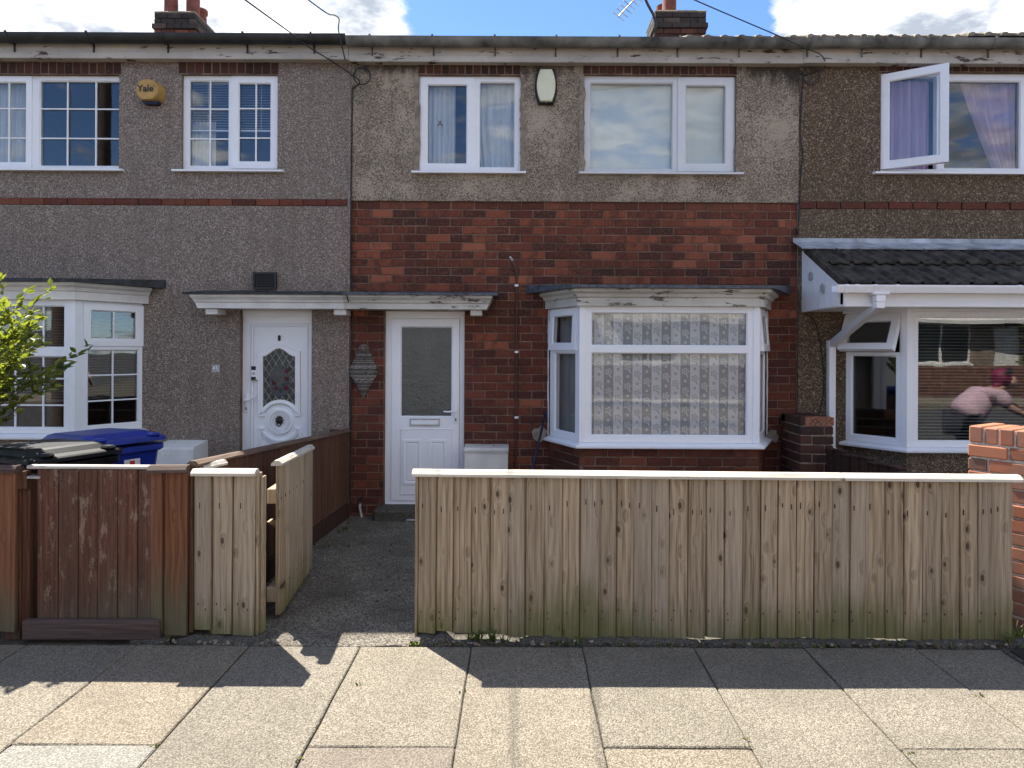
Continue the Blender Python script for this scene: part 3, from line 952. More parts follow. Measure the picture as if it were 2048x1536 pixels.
def winpx(house, Y, box, lights, sill=None, **kw):
    X0, X1, Z0, Z1 = RW(*box, Y)
    T = Matrix.Translation((X0, Y, Z0))
    LL = []
    for L in lights:
        r = RW(*L['r'], Y)
        D = dict(L)
        D['r'] = (r[0] - X0, r[1] - X0, r[2] - Z0, r[3] - Z0)
        D['v'] = [W(a, (L['r'][2] + L['r'][3]) / 2, Y)[0] - X0 for a in L.get('v', [])]
        D['h'] = [W((L['r'][0] + L['r'][1]) / 2, a, Y)[1] - Z0 for a in L.get('h', [])]
        if 'open' in L:
            D['open'] = L['open'](D['r'])
        LL.append(D)
    win = window(house, T, X1 - X0, Z1 - Z0, LL, **kw)
    if sill:
        a, b = W(sill[0], sill[2], -.05)[0], W(sill[1], sill[2], -.05)[0]
        zt = Z0 - .001
        MB().prism([(.05, zt - .028), (.05, zt - .001), (Y - .01, zt - .001), (-.075, zt - .012), (-.075, zt - .030), (-.06, zt - .030)], a, b, 'x').build('sill', kw.get('mat_', 'upvc'), win)
    return win, (X0, X1, Z0, Z1)


def edgeT(p, q, z):
    d = Vector((q[0] - p[0], q[1] - p[1]))
    return Matrix.Translation((p[0], p[1], z)) @ Matrix.Rotation(math.atan2(d.y, d.x), 4, 'Z'), d.length


def curtain(name, label, mat_, x0, x1, z0, z1, y, waves=9, amp=.022, shape=None, group=None, cat='curtain'):
    nx, nz = max(24, waves * 6), 14
    ph = random.uniform(0, 6)
    vs, fs = [], []
    for j in range(nz + 1):
        t = j / nz
        for i in range(nx + 1):
            s = i / nx
            xa, xb = (x0, x1) if shape is None else shape(t, x0, x1)
            x = xa + (xb - xa) * s
            a = math.sin(s * waves * 6.283 + ph + .5 * math.sin(t * 2.3)) * amp * (0.6 + 0.4 * t) + math.sin(s * waves * 2.7 * 6.283 + 1.3) * amp * .3
            vs.append((x, y + a, z1 + (z0 - z1) * t))
    for j in range(nz):
        for i in range(nx):
            a = j * (nx + 1) + i
            fs.append((a, a + 1, a + nx + 2, a + nx + 1))
    n = len(vs)
    vs += [(v[0], v[1] + .003, v[2]) for v in vs]
    fs += [tuple(n + k for k in reversed(f)) for f in fs]
    return MB().add(vs, fs).build(name, mat_, smooth=True, label=label, cat=cat, group=group)


def blind(label, x0, x1, z0, z1, y, T=None, step=.026, mat_='blind'):
    m_ = MB(T)
    m_.box(x0, x1, y - .012, y + .022, z1, z1 + .03)
    z = z1 - .012
    while z > z0:
        m_.add([(x0, y - .011, z - .005), (x1, y - .011, z - .005), (x1, y + .011, z + .006), (x0, y + .011, z + .006)], [(0, 1, 2, 3)])
        z -= step
    m_.box(x0, x1, y - .01, y + .012, z0 - .014, z0)
    for t in (.2, .8):
        m_.box(x0 + (x1 - x0) * t - .0015, x0 + (x1 - x0) * t + .0015, y - .002, y, z0, z1)
    return m_.build('venetian_blind', mat_, label=label, cat='blind')


# ------------------------------------------------------------------ house shells
ZTOP = 4.60
RIDGE_Y, PITCH = 3.9, math.tan(R(21.5))


def shell(house, x0, x1, roofmat, lift=0.0):
    """party walls, back wall and roof: what closes the house behind its front"""
    for s, x in (('party_wall', x0 + .001), ('party_wall', x1 - .101)):
        yr = 2 * RIDGE_Y + .2
        MB().prism([(.26, -.1), (.26, 4.62), (RIDGE_Y, 4.62 + (RIDGE_Y) * PITCH - .05), (yr - .3, 4.62), (yr - .3, -.1)], x, x + .10, 'x').build(s, 'far_brick', house)
    MB().box(x0 + .102, x1 - .102, 2 * RIDGE_Y - .3, 2 * RIDGE_Y - .1, -.1, 4.62).build('back_wall', 'far_brick', house)
    ye, ze = -.17, 4.700 + lift
    zr = ze + (RIDGE_Y - ye) * PITCH
    yb = 2 * RIDGE_Y - ye
    MB().prism([(ye, ze - .03), (ye, ze), (RIDGE_Y, zr), (yb, ze), (yb, ze - .03), (RIDGE_Y, zr - .05)], x0 + .002, x1 - .002, 'x').build('roof', roofmat, house)
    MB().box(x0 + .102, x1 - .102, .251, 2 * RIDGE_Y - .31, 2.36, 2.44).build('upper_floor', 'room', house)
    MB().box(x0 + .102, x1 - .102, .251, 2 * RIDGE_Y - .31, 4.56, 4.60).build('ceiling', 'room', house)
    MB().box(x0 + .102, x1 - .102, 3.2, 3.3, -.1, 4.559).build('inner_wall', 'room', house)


def eaves(house, x0, x1, gmat, fmat, brackets, fpx, drop=0.0, bmat='gutter_grey'):
    zb = W(1035, 122, -.1)[1] + drop
    MB().box(x0 + .001, x1 - .001, -.118, -.096, zb, zb + .155, .004).build('fascia', fmat, house)
    MB().box(x0 + .001, x1 - .001, -.126, -.1185, zb - .004, zb + .060, .003).build('fascia_trim', fmat, house)
    MB().box(x0 + .002, x1 - .002, -.095, .02, zb + .004, zb + .020).build('soffit', fmat, house)
    # half-round gutter
    zt, yc, r = 4.712 + drop, -.188, .064
    prof = [(yc + r * math.cos(a), zt + 1.25 * r * math.sin(a)) for a in [math.pi + math.pi * i / 10 for i in range(11)]]
    inner = [(yc + (r - .006) * math.cos(a), zt + 1.25 * (r - .006) * math.sin(a)) for a in [2 * math.pi - math.pi * i / 10 for i in range(11)]]
    MB().prism(prof + inner, x0 + .001, x1 - .001, 'x').build('gutter', gmat, house, smooth=40)
    for px in brackets:
        xb = W(px, 85, -.19)[0]
        pr = [(yc + (r + .005) * math.cos(a), zt + 1.25 * (r + .005) * math.sin(a)) for a in [math.pi + math.pi * i / 8 for i in range(9)]]
        pi_ = [(yc + (r + .0012) * math.cos(a), zt + 1.25 * (r + .0012) * math.sin(a)) for a in [2 * math.pi - math.pi * i / 8 for i in range(9)]]
        b = MB().prism(pr + pi_, xb - .011, xb + .011, 'x')
        b.box(xb - .008, xb + .008, -.134, -.127, zb + .05, zt - .05)
        b.box(xb - .009, xb + .009, yc - r - .009, yc - r + .004, zt - .012, zt + .012)
        b.build('gutter_bracket', bmat, house)


def lintel(house, wall, px0, px1, py0, py1, y=-.022):
    x0, x1, z0, z1 = RW(px0, px1, py0, py1, y)
    MB().box(x0, x1, y - .003, y + .04, z0, z1).build('lintel_joint', 'mortar', wall)
    n = max(1, round((x1 - x0) / .0815))
    p = (x1 - x0) / n
    for i in range(n):
        put_brick(wall, x0 + i * p + .004, x0 + (i + 1) * p - .004, z0 + .004 + random.uniform(0, .006), z1, y - .006, 'brick_soldier', size=(.0725, .04, .12))


def chimney(house, x0, x1, y0, dep, ztop, mats, pots, potr=.10):
    body, crown = mats
    c = MB().box(x0 + .058, x1 - .058, y0 + .058, y0 + dep - .058, 5.2, ztop - .004).build('chimney', 'mortar', house)
    nz = 11
    for i in range(nz):
        zt = ztop - i * CO
        ov = .0 if i >= 4 else (.03 if i == 2 else (.012 if i in (0, 1) else .0))
        ov = [.02, .02, .045, .02][i] if i < 4 else 0
        mt = crown if i < 3 else body
        X0, X1, Y0, Y1 = x0 + .045 - ov, x1 - .045 + ov, y0 + .045 - ov, y0 + dep - .045 + ov
        n = 3
        w_ = (X1 - X0) / n
        cuts = [X0] + [X0 + w_ * (k + (.5 if i % 2 else 0)) for k in range(1 if not i % 2 else 0, n)] + [X1]
        for a, b in zip(cuts[:-1], cuts[1:]):
            if b - a > .03:
                put_brick(c, a + .004, b - .004, zt - CO + .004, zt - .004, Y0, mt)
        d_ = (Y1 - Y0 - .12) / 2
        for s in range(2):
            yy0, yy1 = Y0 + .062 + s * d_, Y0 + .062 + (s + 1) * d_
            for xs_, xe_ in ((X0, X0 + .06), (X1 - .06, X1)):
                M = MB().box(xs_, xe_, yy0 + .004, yy1 - .004, zt - CO + .004, zt - .004, .004)
                M.build('brick', mt, c)
    MB().box(x0 + .02, x1 - .02, y0 + .02, y0 + dep - .02, ztop - .002, ztop + .03, .02).build('flaunching', 'cement', c)
    for (px_, py_, hh) in pots:
        MB().lathe([(potr * 1.12, ztop), (potr * 1.12, ztop + .05), (potr, ztop + .08), (potr * .93, ztop + hh - .08), (potr * 1.13, ztop + hh - .06), (potr * 1.13, ztop + hh), (potr * .85, ztop + hh), (potr * .8, ztop + .3)], 18, (px_, py_, 0)).build('chimney_pot', 'terracotta', c, smooth=40)
    return c


# ================================================================== grey house (left)
gh = thing('house', ((2 * XL - HW) / 2, 0, 0), 'grey pebbledashed terraced house with patterned white front door and yellow alarm box', 'house')
gx0, gx1 = XL - HW, XL - .002
YW = -.022
w1 = (-48, 243, 149, 339)
w2 = (367, 558, 149, 341)
r1, r2 = RW(*w1, .02), RW(*w2, .02)
dl = RW(484, 627, 619, 1012, .05)
bay_g = [(-6.10, 0.0), (-5.73, -.53), (-4.08, -.53), (-3.715, 0.0)]
hole_b = (bay_g[0][0] + .05, bay_g[3][0] - .05, .86, 2.16)
band_z = RW(300, 400, 397, 411, YW)[2:]
gholes = [r1, r2, (dl[0], dl[1], -.1, dl[3]), hole_b]
m = MB().plate(gx0, gx1, -.1, ZTOP, gholes + [(gx0 - 1, gx1 + 1, band_z[0], band_z[1])], YW, .0)
m.plate(gx0, gx1, -.1, ZTOP, gholes, .0005, .25, m=1)
gwall = m.build('wall', ['pebble_grey', 'mortar'], gh)
n = 18
for i in range(n):
    x1_ = gx1 - i * PI_
    if x1_ - PI_ < gx0: break
    put_brick(gwall, x1_ - PI_ + .003, x1_ - .003, band_z[0] + .003, band_z[1] - .003, -.026, 'brick_band', size=(.2245, .03, .0722))
shell(gh, gx0, XL, 'main_tile')
eaves(gh, gx0, XL, 'gutter_black', 'paint_fascia', (20, 180, 330, 490, 625), None, 0.0, 'gutter_black')
lintel(gh, gwall, -48, 243, 125, 149)
lintel(gh, gwall, 357, 558, 125, 149)
wA, _ = winpx(gh, .02, w1, [dict(r=(-40, 65, 153, 337), sash=.055, v=[18], h=[217, 276]), dict(r=(78, 241, 161, 333), v=[133, 190], h=[217, 276])], sill=(-60, 245, 342), depth=.06)
wB, _ = winpx(gh, .02, w2, [dict(r=(377, 458, 160, 333), v=[419], h=[217, 277]), dict(r=(464, 556, 153, 338), sash=.066, v=[512], h=[217, 276])], sill=(345, 567, 343), depth=.06)
# vent grille in the wall
x0, x1, z0, z1 = RW(508, 554, 545, 579, YW)
m = MB().plate(x0, x1, z0, z1, [(x0 + .02, x1 - .02, z0 + .02, z1 - .02)], YW - .03, YW + .01)
m.box(x0 + .02, x1 - .02, YW - .004, YW + .004, z0 + .02, z1 - .02)
for k in range(1, 12):
    xx = x0 + .02 + (x1 - x0 - .04) * k / 12
    m.box(xx - .003, xx + .003, YW - .022, YW - .010, z0 + .02, z1 - .02)
for k in range(1, 8):
    zz_ = z0 + .02 + (z1 - z0 - .04) * k / 8
    m.box(x0 + .02, x1 - .02, YW - .026, YW - .014, zz_ - .003, zz_ + .003)
m.build('vent_grille', 'black', gh)


def bay(house, plan, zs, zh, base, front, side, corn, felt, bricks=False, tilt=R(.9), cmat='paint_bay', hasroof=True, roof_off=.155, glass='glass_bay'):
    """canted bay: low wall, sill board, corner posts, three windows, cornice and flat felt roof"""
    if not bricks:
        MB().prism([(plan[0][0], .0), *plan[1:3], (plan[3][0], .0), (plan[3][0] - .1, .0), (plan[2][0] - .05, plan[2][1] + .1), (plan[1][0] + .05, plan[1][1] + .1), (plan[0][0] + .1, .0)], -.1, zs - .05, 'z').build('bay_wall', base, house)
    MB().sweep(plan, [(-.08, zs - .048), (.055, zs - .048), (.06, zs - .040), (.06, zs - .026), (0.0, zs - .003), (-.08, zs - .002)]).build('bay_sill', 'upvc', house)
    MB().prism([(plan[0][0] + .03, .1), (plan[0][0] + .03, 0.0), *[(p[0], p[1] + .03) for p in plan[1:3]], (plan[3][0] - .03, 0.0), (plan[3][0] - .03, .1)], zs - .12, zs - .06, 'z').build('window_board', 'upvc', house)
    h = zh - zs
    # posts at the two corners and against the wall
    for i in (1, 2):
        p = plan[i]
        m_ = MB()
        for q in (plan[i - 1], plan[i + 1]):
            pass
        a = Vector(plan[i - 1]) - Vector(p); b = Vector(plan[i + 1]) - Vector(p)
        a.normalize(); b.normalize()
        nin = (a + b).normalized()
        P = Vector(p)
        poly = [P + a * .052 - nin * .004, P - nin * .010, P + b * .052 - nin * .004, P + b * .05 + nin * .07, P + a * .05 + nin * .07]
        m_.prism([tuple(v) for v in poly], zs, zh, 'z')
        m_.build('corner_post', 'upvc', house)
    wins = []
    for i, spec in ((0, side), (1, front), (2, side)):
        p, q = Vector(plan[i]), Vector(plan[i + 1])
        d = (q - p).normalized()
        a = .05 if i > 0 else .012
        b = .05 if i < 2 else .012
        T, Ln = edgeT(p + d * a, q - d * b, zs)
        T = T @ Matrix.Translation((0, .008, 0))
        wins.append(window(house, T, Ln, h, spec(Ln, h, i), glass=glass, tilt=tilt if i == 1 else 0.0, depth=.06))
    if hasroof:
        MB().sweep(plan, [(-.06, zh + .001), (.045, zh + .001), (.045, zh + .075), (.062, zh + .082), (.075, zh + .11), (.105, zh + .125), (.112, zh + .13), (.112, zh + .155), (-.06, zh + .155)]).build('bay_cornice', cmat, house)
        nor = []
        ring = []
        k = len(plan)
        for i in range(k):
            ns = []
            for (a, b) in ((i - 1, i), (i, i + 1)):
                if 0 <= a and b < k:
                    d = Vector((plan[b][0] - plan[a][0], plan[b][1] - plan[a][1])).normalized()
                    ns.append(Vector((d.y, -d.x)))
            o = ns[0] if len(ns) == 1 else (ns[0] + ns[1]) / (1 + ns[0].dot(ns[1]))
            ring.append(Vector(plan[i]) + o * roof_off)
        l0 = (ring[0].x - .10, .0); l1 = (ring[3].x + .10, .0)
        poly = [l0] + [tuple(r_) for r_ in ring] + [l1]
        poly = [l0, tuple(ring[1]), tuple(ring[2]), l1]
        zr = zh + .157
        vs = [(p[0], p[1], zr) for p in poly] + [(p[0], p[1], zr + (.028 if 0 < j < 3 else .085)) for j, p in enumerate(poly)]
        MB().add(vs, [(0, 1, 2, 3), (4, 7, 6, 5), (0, 4, 5, 1), (1, 5, 6, 2), (2, 6, 7, 3), (3, 7, 4, 0)]).build('bay_roof', felt, house)
    return wins


zsg, zhg = W(150, 868, -.53)[1], W(150, 600, -.53)[1]


def g_front(L, h, i):
    tz = h * .605
    return [dict(r=(.055, L - .055, .05, tz - .03), v=[L * k / 6 for k in range(1, 6)], h=[tz * .35, tz * .68]), dict(r=(.055, L - .055, tz + .045, h - .05), v=[L * k / 6 for k in range(1, 6)])]


def g_side(L, h, i):
    tz = h * .655
    return [dict(r=(.06, L - .05, .055, tz - .03), v=[L * .5], h=[tz * .36, tz * .66]), dict(r=(.02, L - .015, tz + .005, h - .02), sash=.062, v=[L * .5])]


bay(gh, bay_g, zsg, zhg, 'pebble_grey', g_front, g_side, None, 'felt_black', cmat='paint_fresh')

# canopy over the two doors: one half belongs to each house
CY = -.30


def canopy(house, xa, xb, mat_, felt, enda, endb, rough=False):
    zb, zt = W(700, 617, CY)[1], W(700, 590, CY)[1]
    h = zt - zb
    prof = [(.0, zb), (CY + .05, zb), (CY + .05, zb + h * .42), (CY + .035, zb + h * .48), (CY + .03, zb + h * .62), (CY + .008, zb + h * .80), (CY, zb + h * .84), (CY, zt), (.0, zt)]
    n_ = len(prof)
    vs = []
    for (y, z) in prof:
        f = .06 * (1 - (zt - z) / h) if enda else 0
        vs.append((xa + (.06 - f if enda else 0), y, z))
    for (y, z) in prof:
        f = .06 * (1 - (zt - z) / h)
        vs.append((xb - (.06 - f if endb else 0), y, z))
    MB().add(vs, [list(range(n_)), list(range(2 * n_ - 1, n_ - 1, -1))] + [[i, (i + 1) % n_, n_ + (i + 1) % n_, n_ + i] for i in range(n_)]).build('canopy', mat_, house)
    a, b = xa - (.05 if enda else 0), xb + (.05 if endb else 0)
    vs = []
    k = 14
    for i in range(k + 1):
        x = a + (b - a) * i / k
        j = random.uniform(-.004, .006)
        vs += [(x, CY - .025, zt + .001), (x, CY - .025, zt + .022 + j), (x, -.001, zt + .060 + j), (x, -.001, zt + .001)]
    fs = [(0, 1, 2, 3), tuple(4 * k + q for q in (3, 2, 1, 0))]
    for i in range(k):
        for q in range(4):
            fs.append((4 * i + q, 4 * i + (q + 1) % 4, 4 * i + 4 + (q + 1) % 4, 4 * i + 4 + q))
    MB().add(vs, fs).build('canopy_felt', felt, house)
    return zb


cxa, cxm, cxb = W(390, 610, CY)[0], XL, W(985, 610, CY)[0]
zc = canopy(gh, cxa - .06, XL - .001, 'paint_fresh', 'felt_black', True, False)
for px in (430, 684):
    x = W(px, 622, -.14)[0]
    MB().box(x - .06, x + .06, -.22, -.024, zc - .060, zc - .001, .006).build('canopy_bracket', 'paint_fresh', gh)


# ---- patterned white door of the grey house
def band(outer, inner, y0, y1):
    n_ = len(outer)
    vs = [(p[0], y0, p[1]) for p in outer] + [(p[0], y0, p[1]) for p in inner] + [(p[0], y1, p[1]) for p in outer] + [(p[0], y1, p[1]) for p in inner]
    fs = []
    for i in range(n_ - 1):
        fs += [(i, i + 1, n_ + i + 1, n_ + i), (i, 2 * n_ + i, 2 * n_ + i + 1, i + 1), (n_ + i, n_ + i + 1, 3 * n_ + i + 1, 3 * n_ + i)]
    fs += [(0, n_, 3 * n_, 2 * n_), (n_ - 1, 2 * n_ - 1, 4 * n_ - 1, 3 * n_ - 1)]
    return vs, fs


def offset_poly(pts, d):
    out = []
    n_ = len(pts)
    for i in range(n_):
        a, b, c = Vector(pts[max(i - 1, 0)]), Vector(pts[i]), Vector(pts[min(i + 1, n_ - 1)])
        t1 = (b - a).normalized() if (b - a).length > 1e-9 else (c - b).normalized()
        t2 = (c - b).normalized() if (c - b).length > 1e-9 else t1
        n1, n2 = Vector((t1.y, -t1.x)), Vector((t2.y, -t2.x))
        o = (n1 + n2) / max(.35, 1 + n1.dot(n2))
        out.append(tuple(b + o * d))
    return out


DY = .055
fx0, fx1, fz0, fz1 = dl[0], dl[1], .045, dl[3]
lx0, lx1 = W(506, 800, DY)[0], W(611, 800, DY)[0]
lz1 = W(558, 652, DY)[1]
m = MB().plate(fx0 + .003, fx1 - .003, fz0, fz1 - .003, [(lx0, lx1, fz0 + .03, lz1)], DY, DY + .09)
m.box(fx0 + .004, fx1 - .004, DY - .012, DY - .001, W(558, 634, DY)[1], fz1 - .004)
m.bead(lx0 - .03, lx1 + .03, fz0 + .0, lz1 + .03, DY - .001, .012, -.008)
gdoor = m.build('door', 'door_white', gh)
gdoor['label'] = 'white panelled front door with arched leaded glass and lion knocker'
m = MB().box(lx0 + .002, lx1 - .002, DY + .012, DY + .06, fz0 + .032, lz1 - .002, .002)
m.build('door_leaf', 'door_white', gdoor)
DF = DY + .012


def dpt(px, py): return W(px, py, DF)


# arched glazed opening: outline from the photograph's proportions, built as raised moulding round dark glass
cxp = 559
def arch(hw, ybase, yarc, yshould):
    L = [dpt(cxp - hw, ybase), dpt(cxp - hw, yshould)]
    for i in range(1, 12):
        t = i / 12
        s = -1 + 2 * t
        e = .5 + .5 * math.cos(math.pi * s)
        L.append(dpt(cxp + s * hw * .98, yshould + (yarc - yshould) * e))
    L += [dpt(cxp + hw, yshould), dpt(cxp + hw, ybase)]
    return L


zmid = 0
outer = arch(42, 832, 688, 703)
inner = arch(32, 822, 697, 713)
vs, fs = band(outer, inner, DF - .016, DF + .01)
m = MB().add(vs, fs)
vs, fs = band(offset_poly(outer, .000), offset_poly(outer, .010), DF - .022, DF + .005)
m.add(vs, fs)
vs, fs = band(arch(36, 826, 693, 708), arch(33, 823, 696, 712), DF - .024, DF + .004)
m.add(vs, fs)
# lower sweep: arc over the boss and sweep under it
ccx, ccz = dpt(561, 843)
rr = dpt(561 + 36, 843)[0] - ccx
for (ra, rb, a0, a1, yy) in ((rr * 1.0, rr * 1.22, R(28), R(152), .018), (rr * 1.03, rr * 1.09, R(28), R(152), .025), (rr * .58, rr * .70, R(0), R(360), .020), (rr * .44, rr * .50, R(0), R(360), .014), (rr * 1.0, rr * 1.2, R(208), R(332), .018), (rr * 1.05, rr * 1.1, R(208), R(332), .025)):
    o = [(ccx + rb * math.cos(a0 + (a1 - a0) * i / 28), ccz + rb * math.sin(a0 + (a1 - a0) * i / 28)) for i in range(29)]
    ii = [(ccx + ra * math.cos(a0 + (a1 - a0) * i / 28), ccz + ra * math.sin(a0 + (a1 - a0) * i / 28)) for i in range(29)]
    vs, fs = band(o, ii, DF - yy, DF + .008)
    m.add(vs, fs)
for s in (-1, 1):
    for (py_a, py_b, yy) in ((827, 833, .016), (854, 860, .016)):
        xa, za = dpt(cxp + s * 42 + 1, py_b); xb, zb_ = dpt(cxp + s * 30 + 1, py_a)
        m.box(xa, xb, DF - yy, DF + .008, za, zb_, .004)
    xa, za = dpt(cxp + s * 42 + 1, 1000); xb, zb_ = dpt(cxp + s * 37 + 1, 857)
    m.box(xa, xb, DF - .014, DF + .008, za, zb_, .004)
m.build('door_moulding', 'door_white', gdoor)
gl = arch(32.5, 823, 696, 712)
bot = [(ccx + rr * math.cos(R(28) + R(124) * i / 12), ccz + rr * math.sin(R(28) + R(124) * i / 12)) for i in range(13)]
MB().prism(gl + bot, DF - .006, DF + .004, 'y').build('door_glass', 'glass_dark', gdoor)
m = MB()
gx_a, gz_a = dpt(528, 815); gx_b, gz_b = dpt(590, 700)
pit = (gx_b - gx_a) / 3.0
def inside(x, z):
    px_ = (x - dpt(cxp, 760)[0]) / (dpt(cxp + 32, 760)[0] - dpt(cxp, 760)[0])
    if abs(px_) > .97: return False
    e = .5 + .5 * math.cos(math.pi * max(-1, min(1, px_)))
    ztop = dpt(cxp, 712 + (696 - 712) * e)[1]
    if z > ztop: return False
    if (x - ccx) ** 2 + (z - ccz) ** 2 < rr * rr: return False
    return z > gz_a - .05
for s in (-1, 1):
    for k in range(-8, 9):
        on, st = False, None
        for t in range(-60, 61):
            z = dpt(cxp, 760)[1] + t * .008
            x = dpt(cxp, 760)[0] + k * pit / 1.5 + s * (z - dpt(cxp, 760)[1]) * .62
            ins = inside(x, z)
            if ins and st is None: st = (x, z)
            if st is not None and not ins:
                m.tube([(st[0], DF - .008, st[1]), (x, DF - .008, z)], .0028, 5); st = None
m.build('lead_came', 'came', gdoor)
ox, oz = dpt(561, 762)
ov = [(ox + .112 * math.cos(2 * math.pi * i / 28), oz + .160 * math.sin(2 * math.pi * i / 28)) for i in range(28)]
m = MB().prism(ov, DF - .012, DF - .005, 'y')
m.build('oval_pane', 'oval_glass', gdoor)
for (px, py, r_, k) in ((574, 742, .022, 0), (574, 757, .024, 0), (573, 776, .026, 0), (549, 766, .022, 0), (553, 777, .020, 0), (566, 735, .012, 1), (577, 766, .018, 1), (562, 781, .018, 1), (544, 759, .014, 1), (568, 770, .014, 1)):
    a, b = dpt(px, py)
    m = MB()
    for q in range(5):
        t = q * 1.256
        m.lathe([(0.0001, -.004), (r_ * .55, -.003), (r_ * .6, .0)], 7, (a + r_ * .5 * math.cos(t), DF - .0125, b + r_ * .5 * math.sin(t)), 'y')
    m.build('painted_leaf' if k else 'painted_rose', 'rose_leaf' if k else 'rose', gdoor)
# knocker (lion head with ring), spy plate, handle
kx, kz = dpt(560, 843)
m = MB().lathe([(.0001, -.03), (.016, -.028), (.030, -.016), (.034, 0)], 12, (kx, DF - .014, kz + .012), 'y')
for i in range(9):
    t = 2 * math.pi * i / 9
    m.lathe([(.0001, -.018), (.009, -.012), (.011, 0)], 6, (kx + .032 * math.cos(t), DF - .014, kz + .016 + .034 * math.sin(t)), 'y')
m.tube([(kx + .022 * math.cos(t), DF - .036, kz - .018 + .026 * math.sin(t)) for t in [2 * math.pi * i / 16 for i in range(17)]], .0055, 6)
m.build('lion_knocker', 'bronze', gdoor, smooth=50)
kx, kz = dpt(559, 676)
MB().box(kx - .014, kx + .014, DF - .016, DF, kz - .028, kz + .028, .012).build('spy_hole', 'black', gdoor)


def lever(doorobj, x, z, y, side, mat_='upvc', droop=0.0):
    m_ = MB().box(x - .017, x + .017, y - .012, y, z - .13, z + .07, .008)
    m_.lathe([(.012, -.05), (.012, 0)], 10, (x, y, z), 'y')
    m_.tube([(x, y - .048, z), (x + side * .03, y - .052, z + .002), (x + side * .075, y - .05, z - .004 + droop * .5), (x + side * .12, y - .044, z + droop)], [.010, .0095, .0085, .007], 8)
    m_.box(x - .006, x + .006, y - .0135, y - .012, z - .10, z - .07, .004, m=1)
    m_.build('door_handle', [mat_, 'black'], doorobj, smooth=40)


hx, hz = W(493, 800, DY)
lever(gdoor, hx, hz, DY, 1, droop=.055)
MB().box(fx0 - .03, fx1 + .03, -.25, .16, -.02, fz0 - .002, .015).build('doorstep', 'concrete', gh)

# rooms' light stays in: curtains, blinds
XA = RW(-40, 65, 153, 337, .2)
curtain('curtain', 'white net curtain behind the multi-paned window cut by the photo edge', 'curtain_white', r1[0] + .05, W(62, 250, .2)[0], r1[2] - .05, r1[3] - .03, .13, 7)
blind('half-lowered white blind in the narrow multi-paned upstairs window', r2[0] + .03, r2[1] - .03, W(460, 264, .16)[1], r2[3] - .06, .105, mat_='upvc')
curtain('curtain', 'white net curtain hanging below the half-lowered blind', 'curtain_white', r2[0] + .03, W(440, 300, .24)[0], r2[2] - .05, W(400, 250, .24)[1], .15, 6)
T_, Ln = edgeT(bay_g[2], bay_g[3], 0)
blind('dark venetian blind behind the angled side of the grey house bay', .08, Ln - .05, zsg + .32, zhg - .06, .14, T_, mat_='blind_dark')
blind('venetian blind behind the broad front panes of the bay by the shrub', bay_g[1][0] + .1, bay_g[2][0] - .1, zsg + .30, zhg - .06, -.53 + .14, mat_='blind_dark')

chimney(gh, W(299, 50, 3.4)[0], W(392, 50, 3.4)[0] - .02, 3.45, .78, W(345, 24, 3.45)[1], ('brick_band', 'brick_black'),
        [(W(341, 0, 3.7)[0], 3.72, .8), (W(385, 0, 3.7)[0], 3.72, .8), (W(408, 0, 4.0)[0] - .06, 4.0, .30)])

# ================================================================== brick house (centre)
bh = thing('house', ((XL + XR) / 2, 0, 0), 'red brick terraced house with worn beige render upstairs and lace-curtained bay', 'house')
wc, wd = (838, 1041, 151, 344), (1168, 1470, 151, 346)
rc, rd = RW(*wc, .02), RW(*wd, .02)
dc = RW(770, 929, 622, 1012, .06)
s_w = 6.8 / FPX
bay_c = [(.315, 0.0), (.576, -.53), (2.226, -.53), (2.487, 0.0)]
zsc, zhc = W(1340, 886, -.53)[1], W(1340, 613, -.53)[1]
hole_c = (bay_c[0][0] + .05, bay_c[3][0] - .05, zsc - .04, zhc + .02)
ZB = W(1150, 404, 0)[1]
cholesU = [rc, rd]
cholesL = [(dc[0], dc[1], -.1, dc[3]), hole_c]
m = MB().plate(XL, XR, ZB, ZTOP, cholesU, -.020, .0)
m.build('render', 'pebble_worn', bh)
m = MB().plate(XL, XR, -.1, ZTOP, cholesU + cholesL, .0060, .25)
cwall = m.build('wall', 'mortar', bh)
allb = courses(XL + .002, XR - .002, ZB, 0.0, cholesL + [(bay_c[0][0] + .03, bay_c[3][0] - .03, -.1, 2.2)], xref=XL + .06)
fence_cut = W(1200, 952, 0)[1] - .02


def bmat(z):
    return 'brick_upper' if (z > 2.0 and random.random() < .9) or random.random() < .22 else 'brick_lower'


vis, hid = [], []
for b in allb:
    (vis if (b[2] > fence_cut or (b[1] < dc[0] + .02)) else hid).append(b)
# bay base: bricks on its three faces
NB_BAY = 0
bayb = []
for i in range(3):
    p, q = bay_c[i], bay_c[i + 1]
    T, Ln = edgeT(p, q, 0)
    for c in courses(0.0, Ln, zsc - .05, 0.0, [], xref=.03 * i):
        bayb.append((T, c))
bayv = [b for b in bayb if b[1][2] > fence_cut - .1]
bayh = [b for b in bayb if b[1][2] <= fence_cut - .1]
vis.sort(key=lambda b: -(b[1] - b[0]))
room_for = 296 - len(bayv)
hid += vis[room_for:]
vis = vis[:room_for]
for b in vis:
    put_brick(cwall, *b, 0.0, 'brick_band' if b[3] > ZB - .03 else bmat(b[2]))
bwall = MB().prism([(bay_c[0][0] + .006, .02), (bay_c[1][0] + .003, bay_c[1][1] + .0065), (bay_c[2][0] - .003, bay_c[2][1] + .0065), (bay_c[3][0] - .006, .02), (bay_c[3][0] - .12, .02), (bay_c[2][0] - .06, -.42), (bay_c[1][0] + .06, -.42), (bay_c[0][0] + .12, .02)], -.1, zsc - .05, 'z').build('bay_wall', 'mortar', bh)
for T, c in bayv:
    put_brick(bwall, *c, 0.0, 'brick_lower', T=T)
m = MB()
